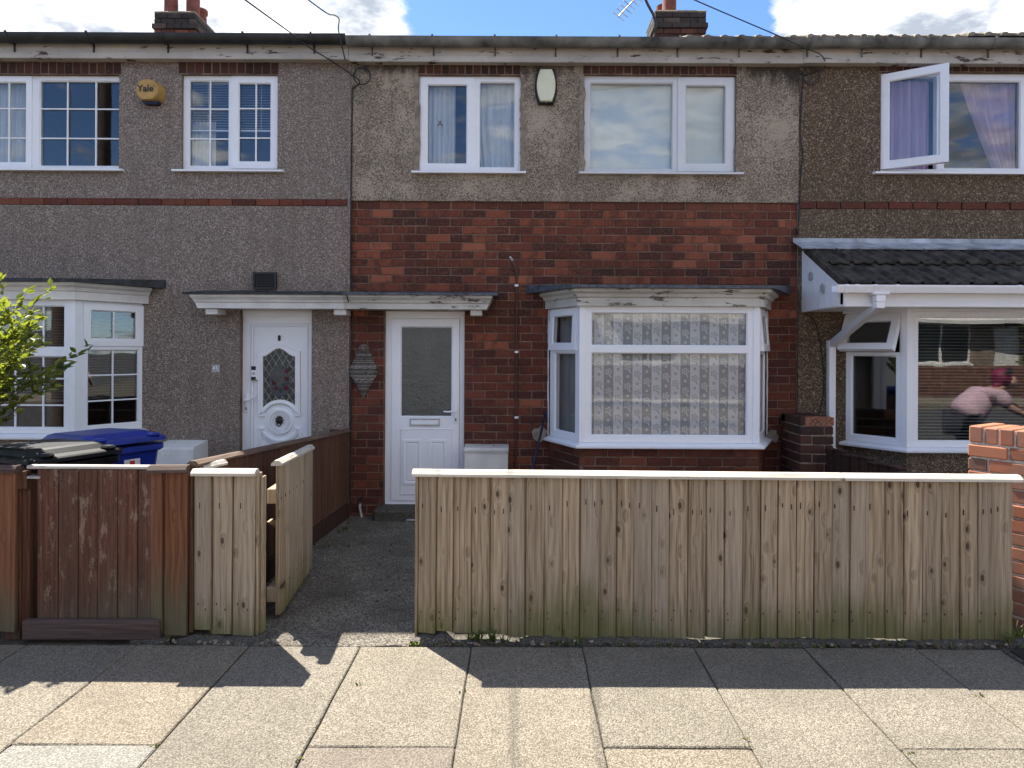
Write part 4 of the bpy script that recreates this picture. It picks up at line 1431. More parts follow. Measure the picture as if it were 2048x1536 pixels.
for b in hid:
    y = random.uniform(-.0015, .0015)
    m.box(b[0], b[1], y, y + .05, b[2], b[3], .0035, m=0 if b[2] < 2 else 1)
for T, b in bayh:
    m.T = T
    m.box(b[0], b[1], 0, .05, b[2], b[3], .0035)
m.T = I4
m.build('brickwork', ['brick_lower', 'brick_upper'], bh, kind='stuff')
shell(bh, XL, XR, 'main_tile')
eaves(bh, XL, XR, 'gutter_grey', 'paint_fascia', (742, 866, 990, 1112, 1237, 1358, 1482), None, -.018)
lintel(bh, cwall, 836, 1041, 123, 150, -.0225)
lintel(bh, cwall, 1166, 1474, 123, 150, -.0225)
winpx(bh, .02, wc, [dict(r=(841, 948, 156, 342), sash=.066), dict(r=(958, 1031, 163, 336))], sill=(823, 1052, 346), mat_='upvc', depth=.06)
winpx(bh, .02, wd, [dict(r=(1179, 1346, 165, 339)), dict(r=(1355, 1466, 156, 344), sash=.075)], sill=(1158, 1486, 348), mat_='upvc_dirty', depth=.06)
ST_PX = W(881, 250, .045)
# smooth mortar made good round the frames
def patchy(px0, px1, py0, py1, y=-.0245):
    x0, x1, z0, z1 = RW(px0, px1, py0, py1, 0)
    k = 10
    pts = []
    for i in range(k + 1):
        pts.append((x0 + random.uniform(-.012, .012) if 0 < i < k else x0, z0 + (z1 - z0) * i / k))
    for i in range(k + 1):
        pts.append((x1 + random.uniform(-.018, .018) if 0 < i < k else x1, z1 + (z0 - z1) * i / k))
    MB().prism(pts, y, -.004, 'y').build('mortar_patch', 'cement', bh)
patchy(828, 838, 160, 344); patchy(1041, 1052, 250, 344); patchy(1041, 1047, 150, 250); patchy(1157, 1168, 150, 346); patchy(1470, 1480, 290, 346); patchy(1148, 1167, 130, 149)
patchy(1160, 1245, 350, 360); patchy(1040, 1052, 352, 362)

# splayed bay
def c_front(L, h, i):
    tz = W(1340, 699, -.53)[1] - zsc
    return [dict(r=(.052, L - .050, .062, tz - .030)), dict(r=(.052, L - .050, tz + .030, h - .055))]


def c_side(L, h, i):
    tz = W(1340, 699, -.53)[1] - zsc
    op = I4
    tr = dict(r=(.012, L - .012, tz - .012, h - .012), sash=.062)
    tr['open'] = Matrix.Translation((0, 0, h - .012)) @ Matrix.Rotation(R(-2.5 if i == 0 else -5), 4, 'X') @ Matrix.Translation((0, 0, -(h - .012)))
    return [dict(r=(.085, L - .045, .062, tz - .035)), tr]


bay(bh, bay_c, zsc, zhc, 'mortar', c_front, c_side, None, 'felt_grey', bricks=True, cmat='paint_bay', glass='glass_lace')
# white filler bead and cement patches where the bay meets the brick
m = MB()
for x, s in ((bay_c[0][0], -1), (bay_c[3][0], 1)):
    pts = [(x + s * (.006 + random.uniform(-.002, .003)), -.012, zsc + (zhc - zsc) * i / 24) for i in range(25)]
    m.tube(pts, [random.uniform(.005, .009) for _ in pts], 6)
m.build('filler_bead', 'upvc_dirty', bh)
for px, py, sx_, sz_, seed in ((1079, 868, .085, .085, 1), (1543, 872, .06, .075, 2)):
    random.seed(seed)
    x, z = W(px, py, 0)
    MB().prism([(x + sx_ * random.uniform(.7, 1.1) * math.cos(t), z + sz_ * random.uniform(.65, 1.15) * math.sin(t)) for t in [2 * math.pi * i / 14 for i in range(14)]], -.030, .01, 'y').build('cement_patch', 'cement', bh)
random.seed(11)

# canopy half and door
zc = canopy(bh, XL + .001, cxb, 'paint_bay', 'felt_grey', False, True)
x = W(953, 624, -.14)[0]
MB().box(x - .055, x + .055, -.22, -.004, zc - .060, zc - .001, .006).build('canopy_bracket', 'paint_bay', bh)
DY = .06
fx0, fx1, fz0, fz1 = dc[0], dc[1], W(800, 1011, DY)[1], dc[3]
lx0, lx1 = W(783, 800, DY)[0], W(919, 800, DY)[0]
lz1, lz0 = W(850, 637, DY)[1], W(800, 1001, DY)[1]
m = MB().plate(fx0 + .003, fx1 - .003, fz0, fz1 - .003, [(lx0, lx1, lz0, lz1)], DY, DY + .08)
m.box(fx0 + .004, fx1 - .004, DY - .010, DY - .001, fz0 + .002, fz0 + .028, .006)
cdoor = m.build('door', 'door_white', bh)
gx0_, gx1_, gz0_, gz1_ = RW(801, 905, 653, 834, DY)
m = MB().plate(lx0 + .003, lx1 - .003, lz0 + .003, lz1 - .003, [(gx0_, gx1_, gz0_, gz1_)], DY - .012, DY + .045)
m.bead(gx0_, gx1_, gz0_, gz1_, DY - .012, .012, .015)
pa = RW(800, 905, 856, 990, DY)
m.bead(pa[0], pa[1], pa[2], pa[3], DY - .0125, .010, -.006)
for r_ in ((806, 842, 879, 968), (857, 893, 879, 968)):
    a, b, c, d = RW(*r_, DY)
    m.plate(a, b, c, d, [(a + .022, b - .022, c + .022, d - .022)], DY - .022, DY - .0125)
    m.bead(a + .022, b - .022, c + .022, d - .022, DY - .022, .010, .009)
    m.box(a + .04, b - .04, DY - .018, DY - .0125, c + .04, d - .04, .005)
m.build('door_leaf', 'door_white', cdoor)
MB().box(gx0_, gx1_, DY + .004, DY + .016, gz0_, gz1_).build('door_glass', 'glass_obscure', cdoor)
a, b, c, d = RW(820, 880, 837, 852, DY)
m = MB().plate(a, b, c, d, [(a + .012, b - .012, c + .012, d - .012)], DY - .022, DY - .0125, m=1)
m.box(a + .012, b - .012, DY - .027, DY - .0126, c + .014, d - .014, .004)
m.build('letter_plate', ['door_white', 'alu'], cdoor)
hx, hz = W(912, 822, DY)
lever(cdoor, hx, hz, DY - .012, -1)
a, b = W(746, 1025, -.2)[0], W(935, 1025, -.2)[0]
MB().box(a, b, -.22, .06, -.02, W(790, 1014, -.1)[1] - .004, .02).build('doorstep', 'concrete', bh)
# cables clipped to the wall and stop bead along the party line
m = MB().box(XL - .022, XL + .004, -.034, -.019, W(700, 575, 0)[1], ZTOP - .06, .003)
m.build('stop_bead', 'pebble_grey', gh)

# curtains
curtain('curtain', 'white curtain behind the opening half of the upstairs window beside the cream box', 'curtain_white', rc[0] + .06, W(912, 250, .2)[0], rc[2] - .05, rc[3] - .03, .125, 6, .025)
def lean(t, a, b): return (a + .16 * (1 - t) ** 2 - .02, b)
curtain('curtain', 'white curtain pulled slantwise in the fixed half of the smaller upstairs window', 'curtain_white', W(958, 250, .22)[0] - .02, rc[1] - .02, rc[2] - .05, rc[3] - .03, .125, 6, .022, lambda t, a, b: (a + .10 * max(0, t - .4), b))
curtain('curtain', 'flat pale net filling the wide upstairs window of the brick house', 'curtain_net', rd[0] + .02, rd[1] - .02, rd[2] - .05, rd[3] - .03, .10, 3, .006)
curtain('lace_curtain', 'striped lace curtain with flower pattern in the front of the brick bay', 'lace', bay_c[1][0] + .05, bay_c[2][0] - .05, zsc - .02, zhc - .02, -.53 + .075, 11, .0045)
T, Ln = edgeT(bay_c[0], bay_c[1], 0)
c_ = curtain('curtain', 'plain grey net behind the narrow angled pane of the brick bay', 'curtain_grey', .05, Ln - .02, zsc - .02, zhc - .05, .10, 5, .010)
c_.matrix_basis = T
T, Ln = edgeT(bay_c[2], bay_c[3], 0)
c_ = curtain('curtain', 'plain grey net in the side of the brick bay next to the perforated brick', 'curtain_grey', .02, Ln - .05, zsc - .02, zhc - .05, .10, 5, .010)
c_.matrix_basis = T

chimney(bh, W(1309, 50, 3.4)[0], W(1419, 50, 3.4)[0], 3.45, .78, W(1360, 22, 3.45)[1], ('brick_dark', 'brick_black'),
        [(W(1339, 0, 3.7)[0], 3.72, .7), (W(1325, 0, 4.05)[0] + .02, 4.05, .36)], potr=.11)

# ================================================================== brown house (right)
rh = thing('house', ((2 * XR + HW) / 2, 0, 0), 'brown pebbledashed terraced house with open casement and tiled porch roof', 'house')
rx0, rx1 = XR + .002, XR + HW
we = (1757, 2150, 146, 346)
re_ = RW(*we, .02)
bay_r = [(3.25, 0.0), (3.61, -.50), (5.40, -.50), (5.76, 0.0)]
zsr, zhr = W(1830, 894, -.5)[1], W(1830, 623, -.5)[1]
hole_r = (bay_r[0][0] + .05, bay_r[3][0] - .05, zsr - .04, zhr + .02)
bz = RW(1800, 1900, 404, 419, YW)[2:]
rdoor = (6.15, 6.95, -.1, 2.0)
m = MB().plate(rx0, rx1, -.1, ZTOP, [re_, hole_r, rdoor, (rx0 - 1, rx1 + 1, bz[0], bz[1])], YW, .0)
m.plate(rx0, rx1, -.1, ZTOP, [re_, hole_r, rdoor], .0005, .25, m=1)
rwall = m.build('wall', ['pebble_brown', 'mortar_white'], rh)
for i in range(15):
    x0_ = rx0 + .17 + (i - 1) * .242
    put_brick(rwall, max(rx0 + .004, x0_ + .006), x0_ + .242 - .008, bz[0] + .003, bz[1] - .003, -.027, 'brick_band', size=(.2245, .03, .0722))
shell(rh, XR, rx1, 'main_tile', .03)
eaves(rh, XR, rx1, 'gutter_grey', 'paint_fascia', (1620, 1730, 1850, 1985), None, -.010)
lintel(rh, rwall, 1757, 2150, 124, 145)
op = lambda r: Matrix.Translation((r[0], -.014, 0)) @ Matrix.Rotation(R(-31), 4, 'Z') @ Matrix.Translation((-r[0], .014, 0))
winpx(rh, .02, we, [dict(r=(1759, 1875, 151, 340), sash=.072, open=op), dict(r=(1888, 2042, 161, 338)), dict(r=(2055, 2140, 161, 338))], sill=(1748, 2165, 347), depth=.06)
# frame of rooftop tiles showing over the gutter
def eave_tiles(house, xa, xb, z, mat_, n_):
    p = (xb - xa) / n_
    me = None
    for i in range(n_):
        if me is None:
            prof = [(-p / 2 + .004, 0)] + [(-p / 2 + p * t, .016 * max(0, math.sin(math.pi * (t * 2 - .0) if t < .5 else 0)) ) for t in (.05, .15, .25, .35, .45)] + [(p / 2 - .004, 0), (p / 2 - .004, -.020), (-p / 2 + .004, -.020)]
            me = MB(Matrix.Rotation(math.atan(PITCH), 4, 'X')).prism(prof, 0.0, .35, 'y').mesh('roof_tile', mat_)
        link('roof_tile', me, house, Matrix.Translation((xa + p * (i + .5), -.205, z + random.uniform(-.003, .003))))


eave_tiles(bh, W(1372, 72, -.2)[0], XR - .004, 4.722, 'main_tile', 7)
eave_tiles(rh, XR + .004, W(1935, 70, -.2)[0], 4.735, 'main_tile', 12)
eave_tiles(rh, W(1936, 70, -.2)[0], W(2300, 70, -.2)[0], 4.762, 'main_tile', 11)


def r_front(L, h, i): return [dict(r=(.055, L - .05, .05, h - .05))]


def r_side(L, h, i):
    tz = h * .70
    tr = dict(r=(.015, L - .012, tz - .01, h - .02), sash=.062)
    tr['open'] = Matrix.Translation((0, 0, h - .02)) @ Matrix.Rotation(R(-24), 4, 'X') @ Matrix.Translation((0, 0, -(h - .02)))
    return [dict(r=(.07, L - .05, .06, tz - .03)), tr]


bay(rh, bay_r, zsr, zhr, 'pebble_brown', r_front, r_side, None, None, hasroof=False)
MB().sweep(bay_r, [(-.04, zhr + .001), (.02, zhr + .001), (.02, zhr + .06), (-.04, zhr + .06)]).build('bay_head', 'upvc', rh)
# porch roof
PX0 = W(1603, 560, -.02)[0]
PX1 = 7.2
top = (-.10, W(1800, 503, -.15)[1] + .02)
low = (-.87, W(1800, 567, -.87)[1])
sl = (top[1] - low[1]) / (low[0] - top[0])
ang = math.atan2(top[1] - low[1], top[0] - low[0])
# cheek of vertical boards
zb0, zb1 = W(1604, 625, 0)[1], W(1672, 611, -.78)[1]
nb = 6
for i in range(nb):
    ya, yb_ = -.024 - i * .131, -.024 - (i + 1) * .131 + .009
    def zt_(y): return top[1] - .035 + (y - top[0]) * (top[1] - low[1]) / (top[0] - low[0])
    za = zb0 + (zb1 - zb0) * i / nb; zb_ = zb0 + (zb1 - zb0) * (i + 1) / nb
    MB().prism([(ya, za), (ya, zt_(min(ya, -.03))), (yb_, zt_(yb_)), (yb_, zb_)], PX0 + .001, PX0 + .019, 'x').build('cladding_board', 'upvc', rh)
    if i < nb - 1:
        MB().box(PX0 + .010, PX0 + .017, yb_ - .007, yb_ + .001, za + .004, zt_(yb_) - .004).build('cladding_joint', 'alu', rh)
for px, py, yy in ((1622, 553, -.24), (1647, 577, -.50)):
    z = W(px, py, yy)[1]
    c = MB(Matrix.Translation((PX0, yy, z)) @ Matrix.Rotation(R(90), 4, 'Z'))
    c.lathe([(.046, -.006), (.046, .010), (.036, .012), (.034, .004)], 18, (0, 0, 0), 'y')
    c.lathe([(.0001, .003), (.036, .003)], 18, (0, 0, 0), 'y', m=1)
    for k in range(4):
        a = k * math.pi / 4
        c.tube([(-.034 * math.cos(a), .007, -.034 * math.sin(a)), (.034 * math.cos(a), .007, .034 * math.sin(a))], .003, 4)
    c.build('soffit_vent', ['slate_plate', 'black'], rh)
MB().box(PX0 + .02, PX1, low[0] + .03, -.023, zb1 - .012, zb1 + .008).build('porch_soffit', 'upvc', rh)
MB().box(PX0 + .02, PX1, low[0] + .005, low[0] + .029, zb1 - .016, low[1] - .02, .004).build('porch_fascia', 'upvc', rh)
MB().box(PX0 + .03, PX1, low[0] + -.004, low[0] + .004, zb1 - .014, zb1 + .022, .003).build('fascia_trim', 'upvc', rh)
MB().add([(PX0 + .03, top[0], top[1] - .05), (PX1, top[0], top[1] - .05), (PX1, low[0] + .03, low[1] - .03), (PX0 + .03, low[0] + .03, low[1] - .03)], [(0, 1, 2, 3)]).build('roof_deck', 'felt_black', rh)
# interlocking tiles in two courses
TW = .212
slope_len = math.hypot(top[0] - low[0], top[1] - low[1])
prof = []
for i in range(17):
    t = i / 16
    xx = -TW / 2 + .001 + (TW + .012) * t
    prof.append((xx, .026 * (max(0, math.cos((t - .12) / .24 * math.pi)) if t < .24 else 0) + .011 * (max(0, math.cos((t - .62) / .26 * math.pi)) if .49 < t < .75 else 0)))
prof = prof + [(p_[0], p_[1] - .016) for p_ in reversed(prof)]
half = slope_len / 2
tile_me = MB().prism(prof, -half - .045, 0.0, 'y').mesh('roof_tile', 'roof_tile', smooth=35)
for row in range(2):
    for k in range(13):
        yy = top[0] - math.cos(ang) * half * row
        zz_ = top[1] - math.sin(ang) * half * row + (.030 if row == 0 else .012)
        M = Matrix.Translation((PX0 + .01 + TW / 2 + k * TW, yy, zz_ + random.uniform(-.003, .003))) @ Matrix.Rotation(ang + (R(-2.0)), 4, 'X')
        link('roof_tile', tile_me, rh, M)
# cloaked verge along the cheek
MB(Matrix.Translation((PX0 + .004, top[0], top[1] + .010)) @ Matrix.Rotation(ang, 4, 'X')).box(-.010, .018, -slope_len - .02, .0, -.045, .022, .006).build('verge', 'roof_tile', rh)
# lead flashing
zf1, zf0 = W(1800, 477, -.03)[1], top[1] + .03
n_ = 40
vs, fs = [], []
for i in range(n_ + 1):
    x = PX0 - .08 + (PX1 - PX0 + .08) * i / n_ if i else PX0 - .09
    j = random.uniform(-.006, .006)
    vs += [(x, -.026, zf1), (x, -.034, zf0 + .055 + j * .4), (x, -.12, zf0 + .020 + j), (x, -.235 + j, zf0 - .030 + j), (x, -.228, zf0 - .042)]
for i in range(n_):
    for j in range(4):
        a = i * 5 + j
        fs.append((a, a + 5, a + 6, a + 1))
MB().add(vs, fs).build('lead_flashing', 'lead', rh, smooth=35)
# square gutter, unions and downpipe
gy, gz = low[0] - .055, W(1800, 571, -.92)[1]
pr = [(gy + .055, gz - .004), (gy + .050, gz - .062), (gy - .035, gz - .066), (gy - .058, gz - .014), (gy - .058, gz), (gy - .052, gz), (gy - .052, gz - .012), (gy - .031, gz - .059), (gy + .044, gz - .056), (gy + .048, gz - .004)]
ga = W(1668, 577, -.92)[0]
MB().prism(pr, ga, PX1, 'x').build('porch_gutter', 'upvc', rh)
for px in (1688, 1708, 1745, 1788, 2030, 2044):
    x = W(px, 577, -.92)[0]
    MB().prism([(a_[0] * 1.0 + (-.004 if a_[0] < gy else .002), a_[1] - .003) for a_ in pr[:5]] + [(gy - .058, gz + .004), (gy - .02, gz + .004)], x - .012, x + .012, 'x').build('gutter_union', 'upvc', rh)
dx = W(1757, 590, -.92)[0]
m = MB().box(dx - .075, dx + .075, gy - .050, gy + .04, gz - .085, gz - .064, .01)
m.box(dx - .042, dx + .042, gy - .042, gy + .038, gz - .145, gz - .085, .006)
m.build('gutter_outlet', 'upvc', rh)
def sqpipe(p, q, w_=.033):
    p, q = Vector(p), Vector(q)
    d = q - p
    T = Matrix.Translation(p) @ d.to_track_quat('Z', 'X').to_matrix().to_4x4()
    return MB(T).box(-w_, w_, -w_, w_, 0, d.length, .005)
zel = W(1661, 690, -.065)[1]
sqpipe((dx, gy, gz - .10), (dx, gy, gz - .20), .037).build('downpipe_bend', 'upvc', rh)
sqpipe((dx, gy - .012, gz - .165), (dx - .012, -.066, zel), .033).build('downpipe_offset', 'upvc_dirty', rh)
sqpipe((dx - .012, -.066, zel - .03), (dx - .012, -.066, zel + .045), .037).build('downpipe_bend', 'upvc', rh)
sqpipe((dx - .012, -.066, 0.0), (dx - .012, -.066, zel), .0335).build('downpipe', 'upvc', rh)
MB().box(dx - .055, dx + .031, -.10, -.023, .70, .72).build('pipe_clip', 'upvc', rh)
# door of the brown house, out of the picture to the side
MB().box(6.17, 6.93, .05, .10, .02, 1.98, .01).build('door', 'door_white', rh)

curtain('curtain', 'lilac curtain seen through the open casement', 'curtain_pink', W(1768, 250, .2)[0], W(1850, 250, .2)[0], re_[2] - .05, re_[3] - .04, .13, 5, .03)
def tie(t, a, b): return (a + (b - a) * (.08 + .62 * t ** 1.1), b - .01 - .02 * t)
curtain('curtain', 'lilac curtain swept aside behind the fixed pane at the photo edge', 'curtain_pink', W(1905, 250, .2)[0], W(2026, 250, .2)[0], re_[2] - .05, re_[3] - .05, .13, 6, .03, tie)
blind('white venetian blind in the large bay pane of the brown house', bay_r[1][0] + .1, bay_r[2][0] - .1, zsr + .05, zhr - .06, -.50 + .16, step=.030)

# ================================================================== fixtures on the walls
def textmesh(name, body, size, mat_, T, parent=None, ext=.001, bold=.0, align='CENTER', **kw):
    cu = bpy.data.curves.new(name, 'FONT')
    cu.body = body
    cu.size = size
    cu.extrude = ext
    cu.offset = bold
    cu.align_x = align
    cu.align_y = 'CENTER'
    cu.materials.append(MAT[mat_])
    tmp = bpy.data.objects.new(name, cu)
    me = bpy.data.meshes.new_from_object(tmp)
    bpy.data.objects.remove(tmp)
    return link(name, me, parent, T @ Matrix.Rotation(math.pi / 2, 4, 'X'), **kw)


textmesh('sticker', 'A', .085, 'wood_sill', Matrix.Translation((ST_PX[0], .010, ST_PX[1])), bh, .0006)
ax, az = W(300, 184, -.07)
al = thing('alarm_box', (ax, YW, az), 'round yellow alarm box lettered Yale on grey pebbledash', 'alarm box')
def ring_cut(r_, zc_, n_=40):
    pts = [(ax + r_ * math.cos(2 * math.pi * i / n_), az + r_ * math.sin(2 * math.pi * i / n_)) for i in range(n_)]
    return [(p_[0], max(p_[1], az - zc_)) for p_ in pts]
m = MB()
vs = [(p_[0] + .012, YW - .001, p_[1]) for p_ in ring_cut(.118, .098)] + [(p_[0], YW - .105, p_[1]) for p_ in ring_cut(.108, .096)] + [(p_[0], YW - .115, p_[1]) for p_ in ring_cut(.097, .094)]
k = 40
fs = [[i, (i + 1) % k, k + (i + 1) % k, k + i] for i in range(k)] + [[k + i, k + (i + 1) % k, 2 * k + (i + 1) % k, 2 * k + i] for i in range(k)] + [list(range(2 * k, 3 * k))]
m.add(vs, fs)
m.build('cover', 'yellow', al, smooth=30)
MB().prism([(ax - .075, az - .097), (ax + .095, az - .097), (ax + .07, az - .122), (ax - .05, az - .122)], YW - .07, YW, 'y').build('strobe', 'pole_blue', al)
textmesh('lettering', 'Yale', .092, 'black', Matrix.Translation((ax - .008, YW - .118, az + .008)), al, .001, .0016)
textmesh('lettering', '\u00ae', .020, 'black', Matrix.Translation((ax + .078, YW - .118, az + .036)), al)

# cream barrel-shaped bell box
bx, bz_ = W(1092, 173, -.05)
bb = thing('bell_box', (bx, -.02, bz_), 'cream barrel-shaped alarm box with black edge between the upstairs windows', 'alarm box')
def barrel(hw, hh, top_w, y):
    pts = []
    for s in (1, -1):
        for i in range(11):
            t = -1 + 2 * i / 10
            x_ = top_w + (hw - top_w) * (1 - t * t)
            pts.append((bx + s * x_, y, bz_ + s * t * hh))
    return pts
def loft(rings):
    n_ = len(rings[0])
    vs = [v for r_ in rings for v in r_]
    fs = []
    for j in range(len(rings) - 1):
        for i in range(n_):
            fs.append([j * n_ + i, j * n_ + (i + 1) % n_, (j + 1) * n_ + (i + 1) % n_, (j + 1) * n_ + i])
    fs.append(list(range(n_))); fs.append(list(range((len(rings) - 1) * n_, len(rings) * n_)))
    return vs, fs
v_, f_ = loft([barrel(.108, .178, .075, -.021), barrel(.110, .178, .077, -.05), barrel(.100, .168, .068, -.066)])
MB().add(v_, f_).build('backplate', 'black', bb)
v_, f_ = loft([barrel(.092, .158, .056, -.064), barrel(.092, .158, .056, -.084), barrel(.082, .150, .048, -.092)])
MB().add(v_, f_).build('front_cover', 'cream', bb)
MB().lathe([(.0001, -.006), (.006, -.004), (.007, 0)], 8, (bx, -.066, bz_ - .162), 'y').build('screw', 'steel', bb)

# wicker wall basket
kx, kz = W(725, 742, -.06)
wb = thing('wicker_basket', (kx, -.002, kz), 'grey diamond-shaped wicker wall basket hanging beside the plain door', 'basket')
prof = [(-.27, .004), (-.22, .030), (-.12, .085), (-.03, .138), (.0, .142), (.05, .125), (.13, .085), (.20, .060), (.245, .045), (.262, .012)]
def bw(z):
    for (a, wa), (b, wb_) in zip(prof[:-1], prof[1:]):
        if a <= z <= b: return wa + (wb_ - wa) * (z - a) / (b - a)
    return .004
strand = 0
z = -.268
while z < .258:
    m = MB()
    hw = bw(z)
    front = .075 if z < .02 else .030
    pts = []
    for i in range(13):
        t = -1 + 2 * i / 12
        depth = (front * (hw / .142) ** .6) * math.sqrt(max(0, 1 - t * t))
        pts.append((kx + hw * t, -.010 - depth - .004 * math.sin(i * 3.1 + strand * 3.14), kz + z + .003 * math.sin(i * 1.7 + strand)))
    m.tube(pts, .0055, 5)
    m.build('withy', 'wicker', wb)
    z += .0095
    strand += 1
m = MB()
for s in (-1, 1):
    m.tube([(kx + s * .142, -.02, kz - .01), (kx + s * .160, -.03, kz), (kx + s * .158, -.03, kz + .03), (kx + s * .13, -.02, kz + .03)], .006, 6)
for t in (-.7, -.35, 0, .35, .7):
    m.tube([(kx + bw(zz_) * t, -.012 - .028 * (bw(zz_) / .142), kz + zz_) for zz_ in [-.26 + .52 * i / 10 for i in range(11)]], .004, 5)
m.build('stake', 'wicker', wb)
MB().lathe([(.0001, -.03), (.016, -.026), (.02, -.01)], 10, (kx + .005, -.03, kz + .215), 'y').build('knot', 'wicker', wb)

# brown conduit with white clips
m = MB()
pts = [W(1023, 517, -.01), W(1027, 524, -.02), W(1032, 540, -.02), W(1033.5, 560, -.02), W(1033, 760, -.02), W(1031, 948, -.02), W(1031, 1010, -.02)]
ct = thing('conduit', (pts[-1][0], -.02, 0), 'thin brown conduit running down the brick between door and bay', 'pipe')
m.tube([(p_[0], -.018 if i else -.002, p_[1]) for i, p_ in enumerate(pts)] + [(pts[-1][0], -.018, .0)], .011, 8)
m.build('pipe', 'pipe_brown', ct, smooth=True)
for py in (571, 704, 835):
    x, z = W(1033, py, -.02)
    MB().box(x - .019, x + .019, -.034, -.001, z - .011, z + .011, .004).build('clip', 'upvc', ct)
x, z = W(1022, 516, -.01)
MB().tube([(x - .012, -.004, z + .012), (x + .02, -.016, z - .03)], .013, 8).build('cable_entry', 'steel', ct)

# house number tile and doorbell
x, z = W(432, 737, YW)
np_ = thing('number_plate', (x, YW, z), 'small square number 41 tile on grey pebbledash', 'house number')
MB().box(x - .039, x + .039, YW - .012, YW, z - .039, z + .039, .003).build('tile', 'slate_plate', np_)
textmesh('lettering', '41', .058, 'white_print', Matrix.Translation((x, YW - .0135, z + .004)), np_, .0008, .001)
x, z = W(509, 746, .04)
db = thing('doorbell', (x, .04, z), 'black and white video doorbell on the patterned door', 'doorbell')
MB().box(x - .030, x + .030, .022, .054, z - .072, z + .072, .006).build('body', 'upvc', db)
MB().box(x - .026, x + .020, .018, .0225, z + .030, z + .069, .003).build('camera', 'black', db)
MB().box(x - .026, x + .020, .018, .0225, z - .069, z - .038, .003).build('cover_plate', 'black', db)
MB().lathe([(.0001, -.004), (.014, -.003), (.016, 0)], 14, (x - .003, .022, z - .004), 'y').build('button', 'slate_plate', db)


# gas meter boxes
def meter_box(label, x0, x1, y0, z1, mat_, open_=False):
    t = thing('meter_box', ((x0 + x1) / 2, (y0) / 2, 0), label, 'meter box')
    m_ = MB().prism([(y0, -.02), (y0, z1 - .03), (-.024, z1), (-.024, -.02)], x0, x1, 'x')
    if not open_:
        m_.build('box', mat_, t)
        MB().box(x0 + .006, x1 - .006, y0 - .014, y0 - .001, .02, z1 - .045, .006).build('lid', mat_, t)
    else:
        m_ = MB().plate(x0, x1, -.02, z1, [(x0 + .012, x1 - .02, z1 - .40, z1 - .235)], y0 + .012, -.024)
        m_.box(x0 + .012, x1 - .02, -.05, -.03, z1 - .42, z1 - .22, m=1)
        m_.build('box', [mat_, 'room_dark'], t)
        MB().box(x0 + .002, x1 - .002, y0 - .004, y0 + .0115, z1 - .225, z1 - .045, .004).build('lid', mat_, t)
        MB().prism([(y0 - .012, z1 - .045), (y0 - .012, z1 - .030), (-.002, z1 + .012), (-.002, z1 - .02)], x0 - .004, x1 + .004, 'x').build('hood', 'paint_bay', t)
        MB().box(x0 + .10, x1 - .06, y0 + .03, y0 + .10, z1 - .39, z1 - .29, .01).build('meter', 'paint_bay', t)
    return t


x1_ = W(420, 900, YW)[0]
y0_ = -.31
x0_ = W(307, 905, y0_)[0]
x1f = W(393, 905, y0_)[0]
meter_box('scuffed white meter box at the foot of the grey wall by the bins', x0_, x1_ - .02, y0_, W(350, 894, y0_)[1] + .03, 'paint_box')
x0_, x1_ = W(928, 920, -.2)[0], W(1016, 920, -.2)[0]
meter_box('cream meter box with open lower flap beside the plain white door', x0_, x1_, -.20, W(970, 893, -.10)[1], 'paint_fresh', True)

# dark blue pole leaning by the bay, water pipe by the step
a, b = W(1093, 822, -.06), W(1063, 945, -.22)
d = ((b[0] - a[0]) / (a[1] - b[1]))
zl = b[1]
m = MB().tube([(a[0], -.03, a[1]), (b[0], -.20, b[1]), (b[0] + d * (zl - .01), -.38, .006)], .012, 8)
m.tube([(a[0], -.03, a[1]), (a[0] - .012, -.042, a[1] - .05)], .016, 8)
m.build('pole', 'pole_blue', smooth=True, label='dark blue pole leaning against the brick between conduit and bay', cat='pole')
x, z = W(719, 1008, -.04)
x2, z2 = W(722, 1038, -.06)
m = MB().tube([(x, .01, z), (x, -.03, z - .01), (x + .002, -.04, z - .04), (x2, -.05, z2 + .03), (x2 + .01, -.06, z2 + .008), (x2 + .05, -.07, z2), (W(832, 1042, -.24)[0], -.24, .022), (.1, -.26, .02)], .014, 8)
m.build('water_pipe', 'steel', smooth=True, label='grey pipe bent along the ground in front of the concrete doorstep', cat='pipe')


# ---- cables
def cable(name, label, pts, r_=.006, mat_='black', cat='cable', parent=None):
    P = [Vector(p_) for p_ in pts]
    out = []
    for i in range(len(P) - 1):
        p0, p1, p2, p3 = P[max(i - 1, 0)], P[i], P[i + 1], P[min(i + 2, len(P) - 1)]
        for k_ in range(6):
            t = k_ / 6
            out.append(0.5 * ((2 * p1) + (-p0 + p2) * t + (2 * p0 - 5 * p1 + 4 * p2 - p3) * t * t + (-p0 + 3 * p1 - 3 * p2 + p3) * t ** 3))
    out.append(P[-1])
    return MB().tube(out, r_, 6).build(name, mat_, parent, smooth=True, label=label, cat=cat)


def wp(px, py, Y):
    a_ = W(px, py, Y)
    return (a_[0], Y, a_[1])


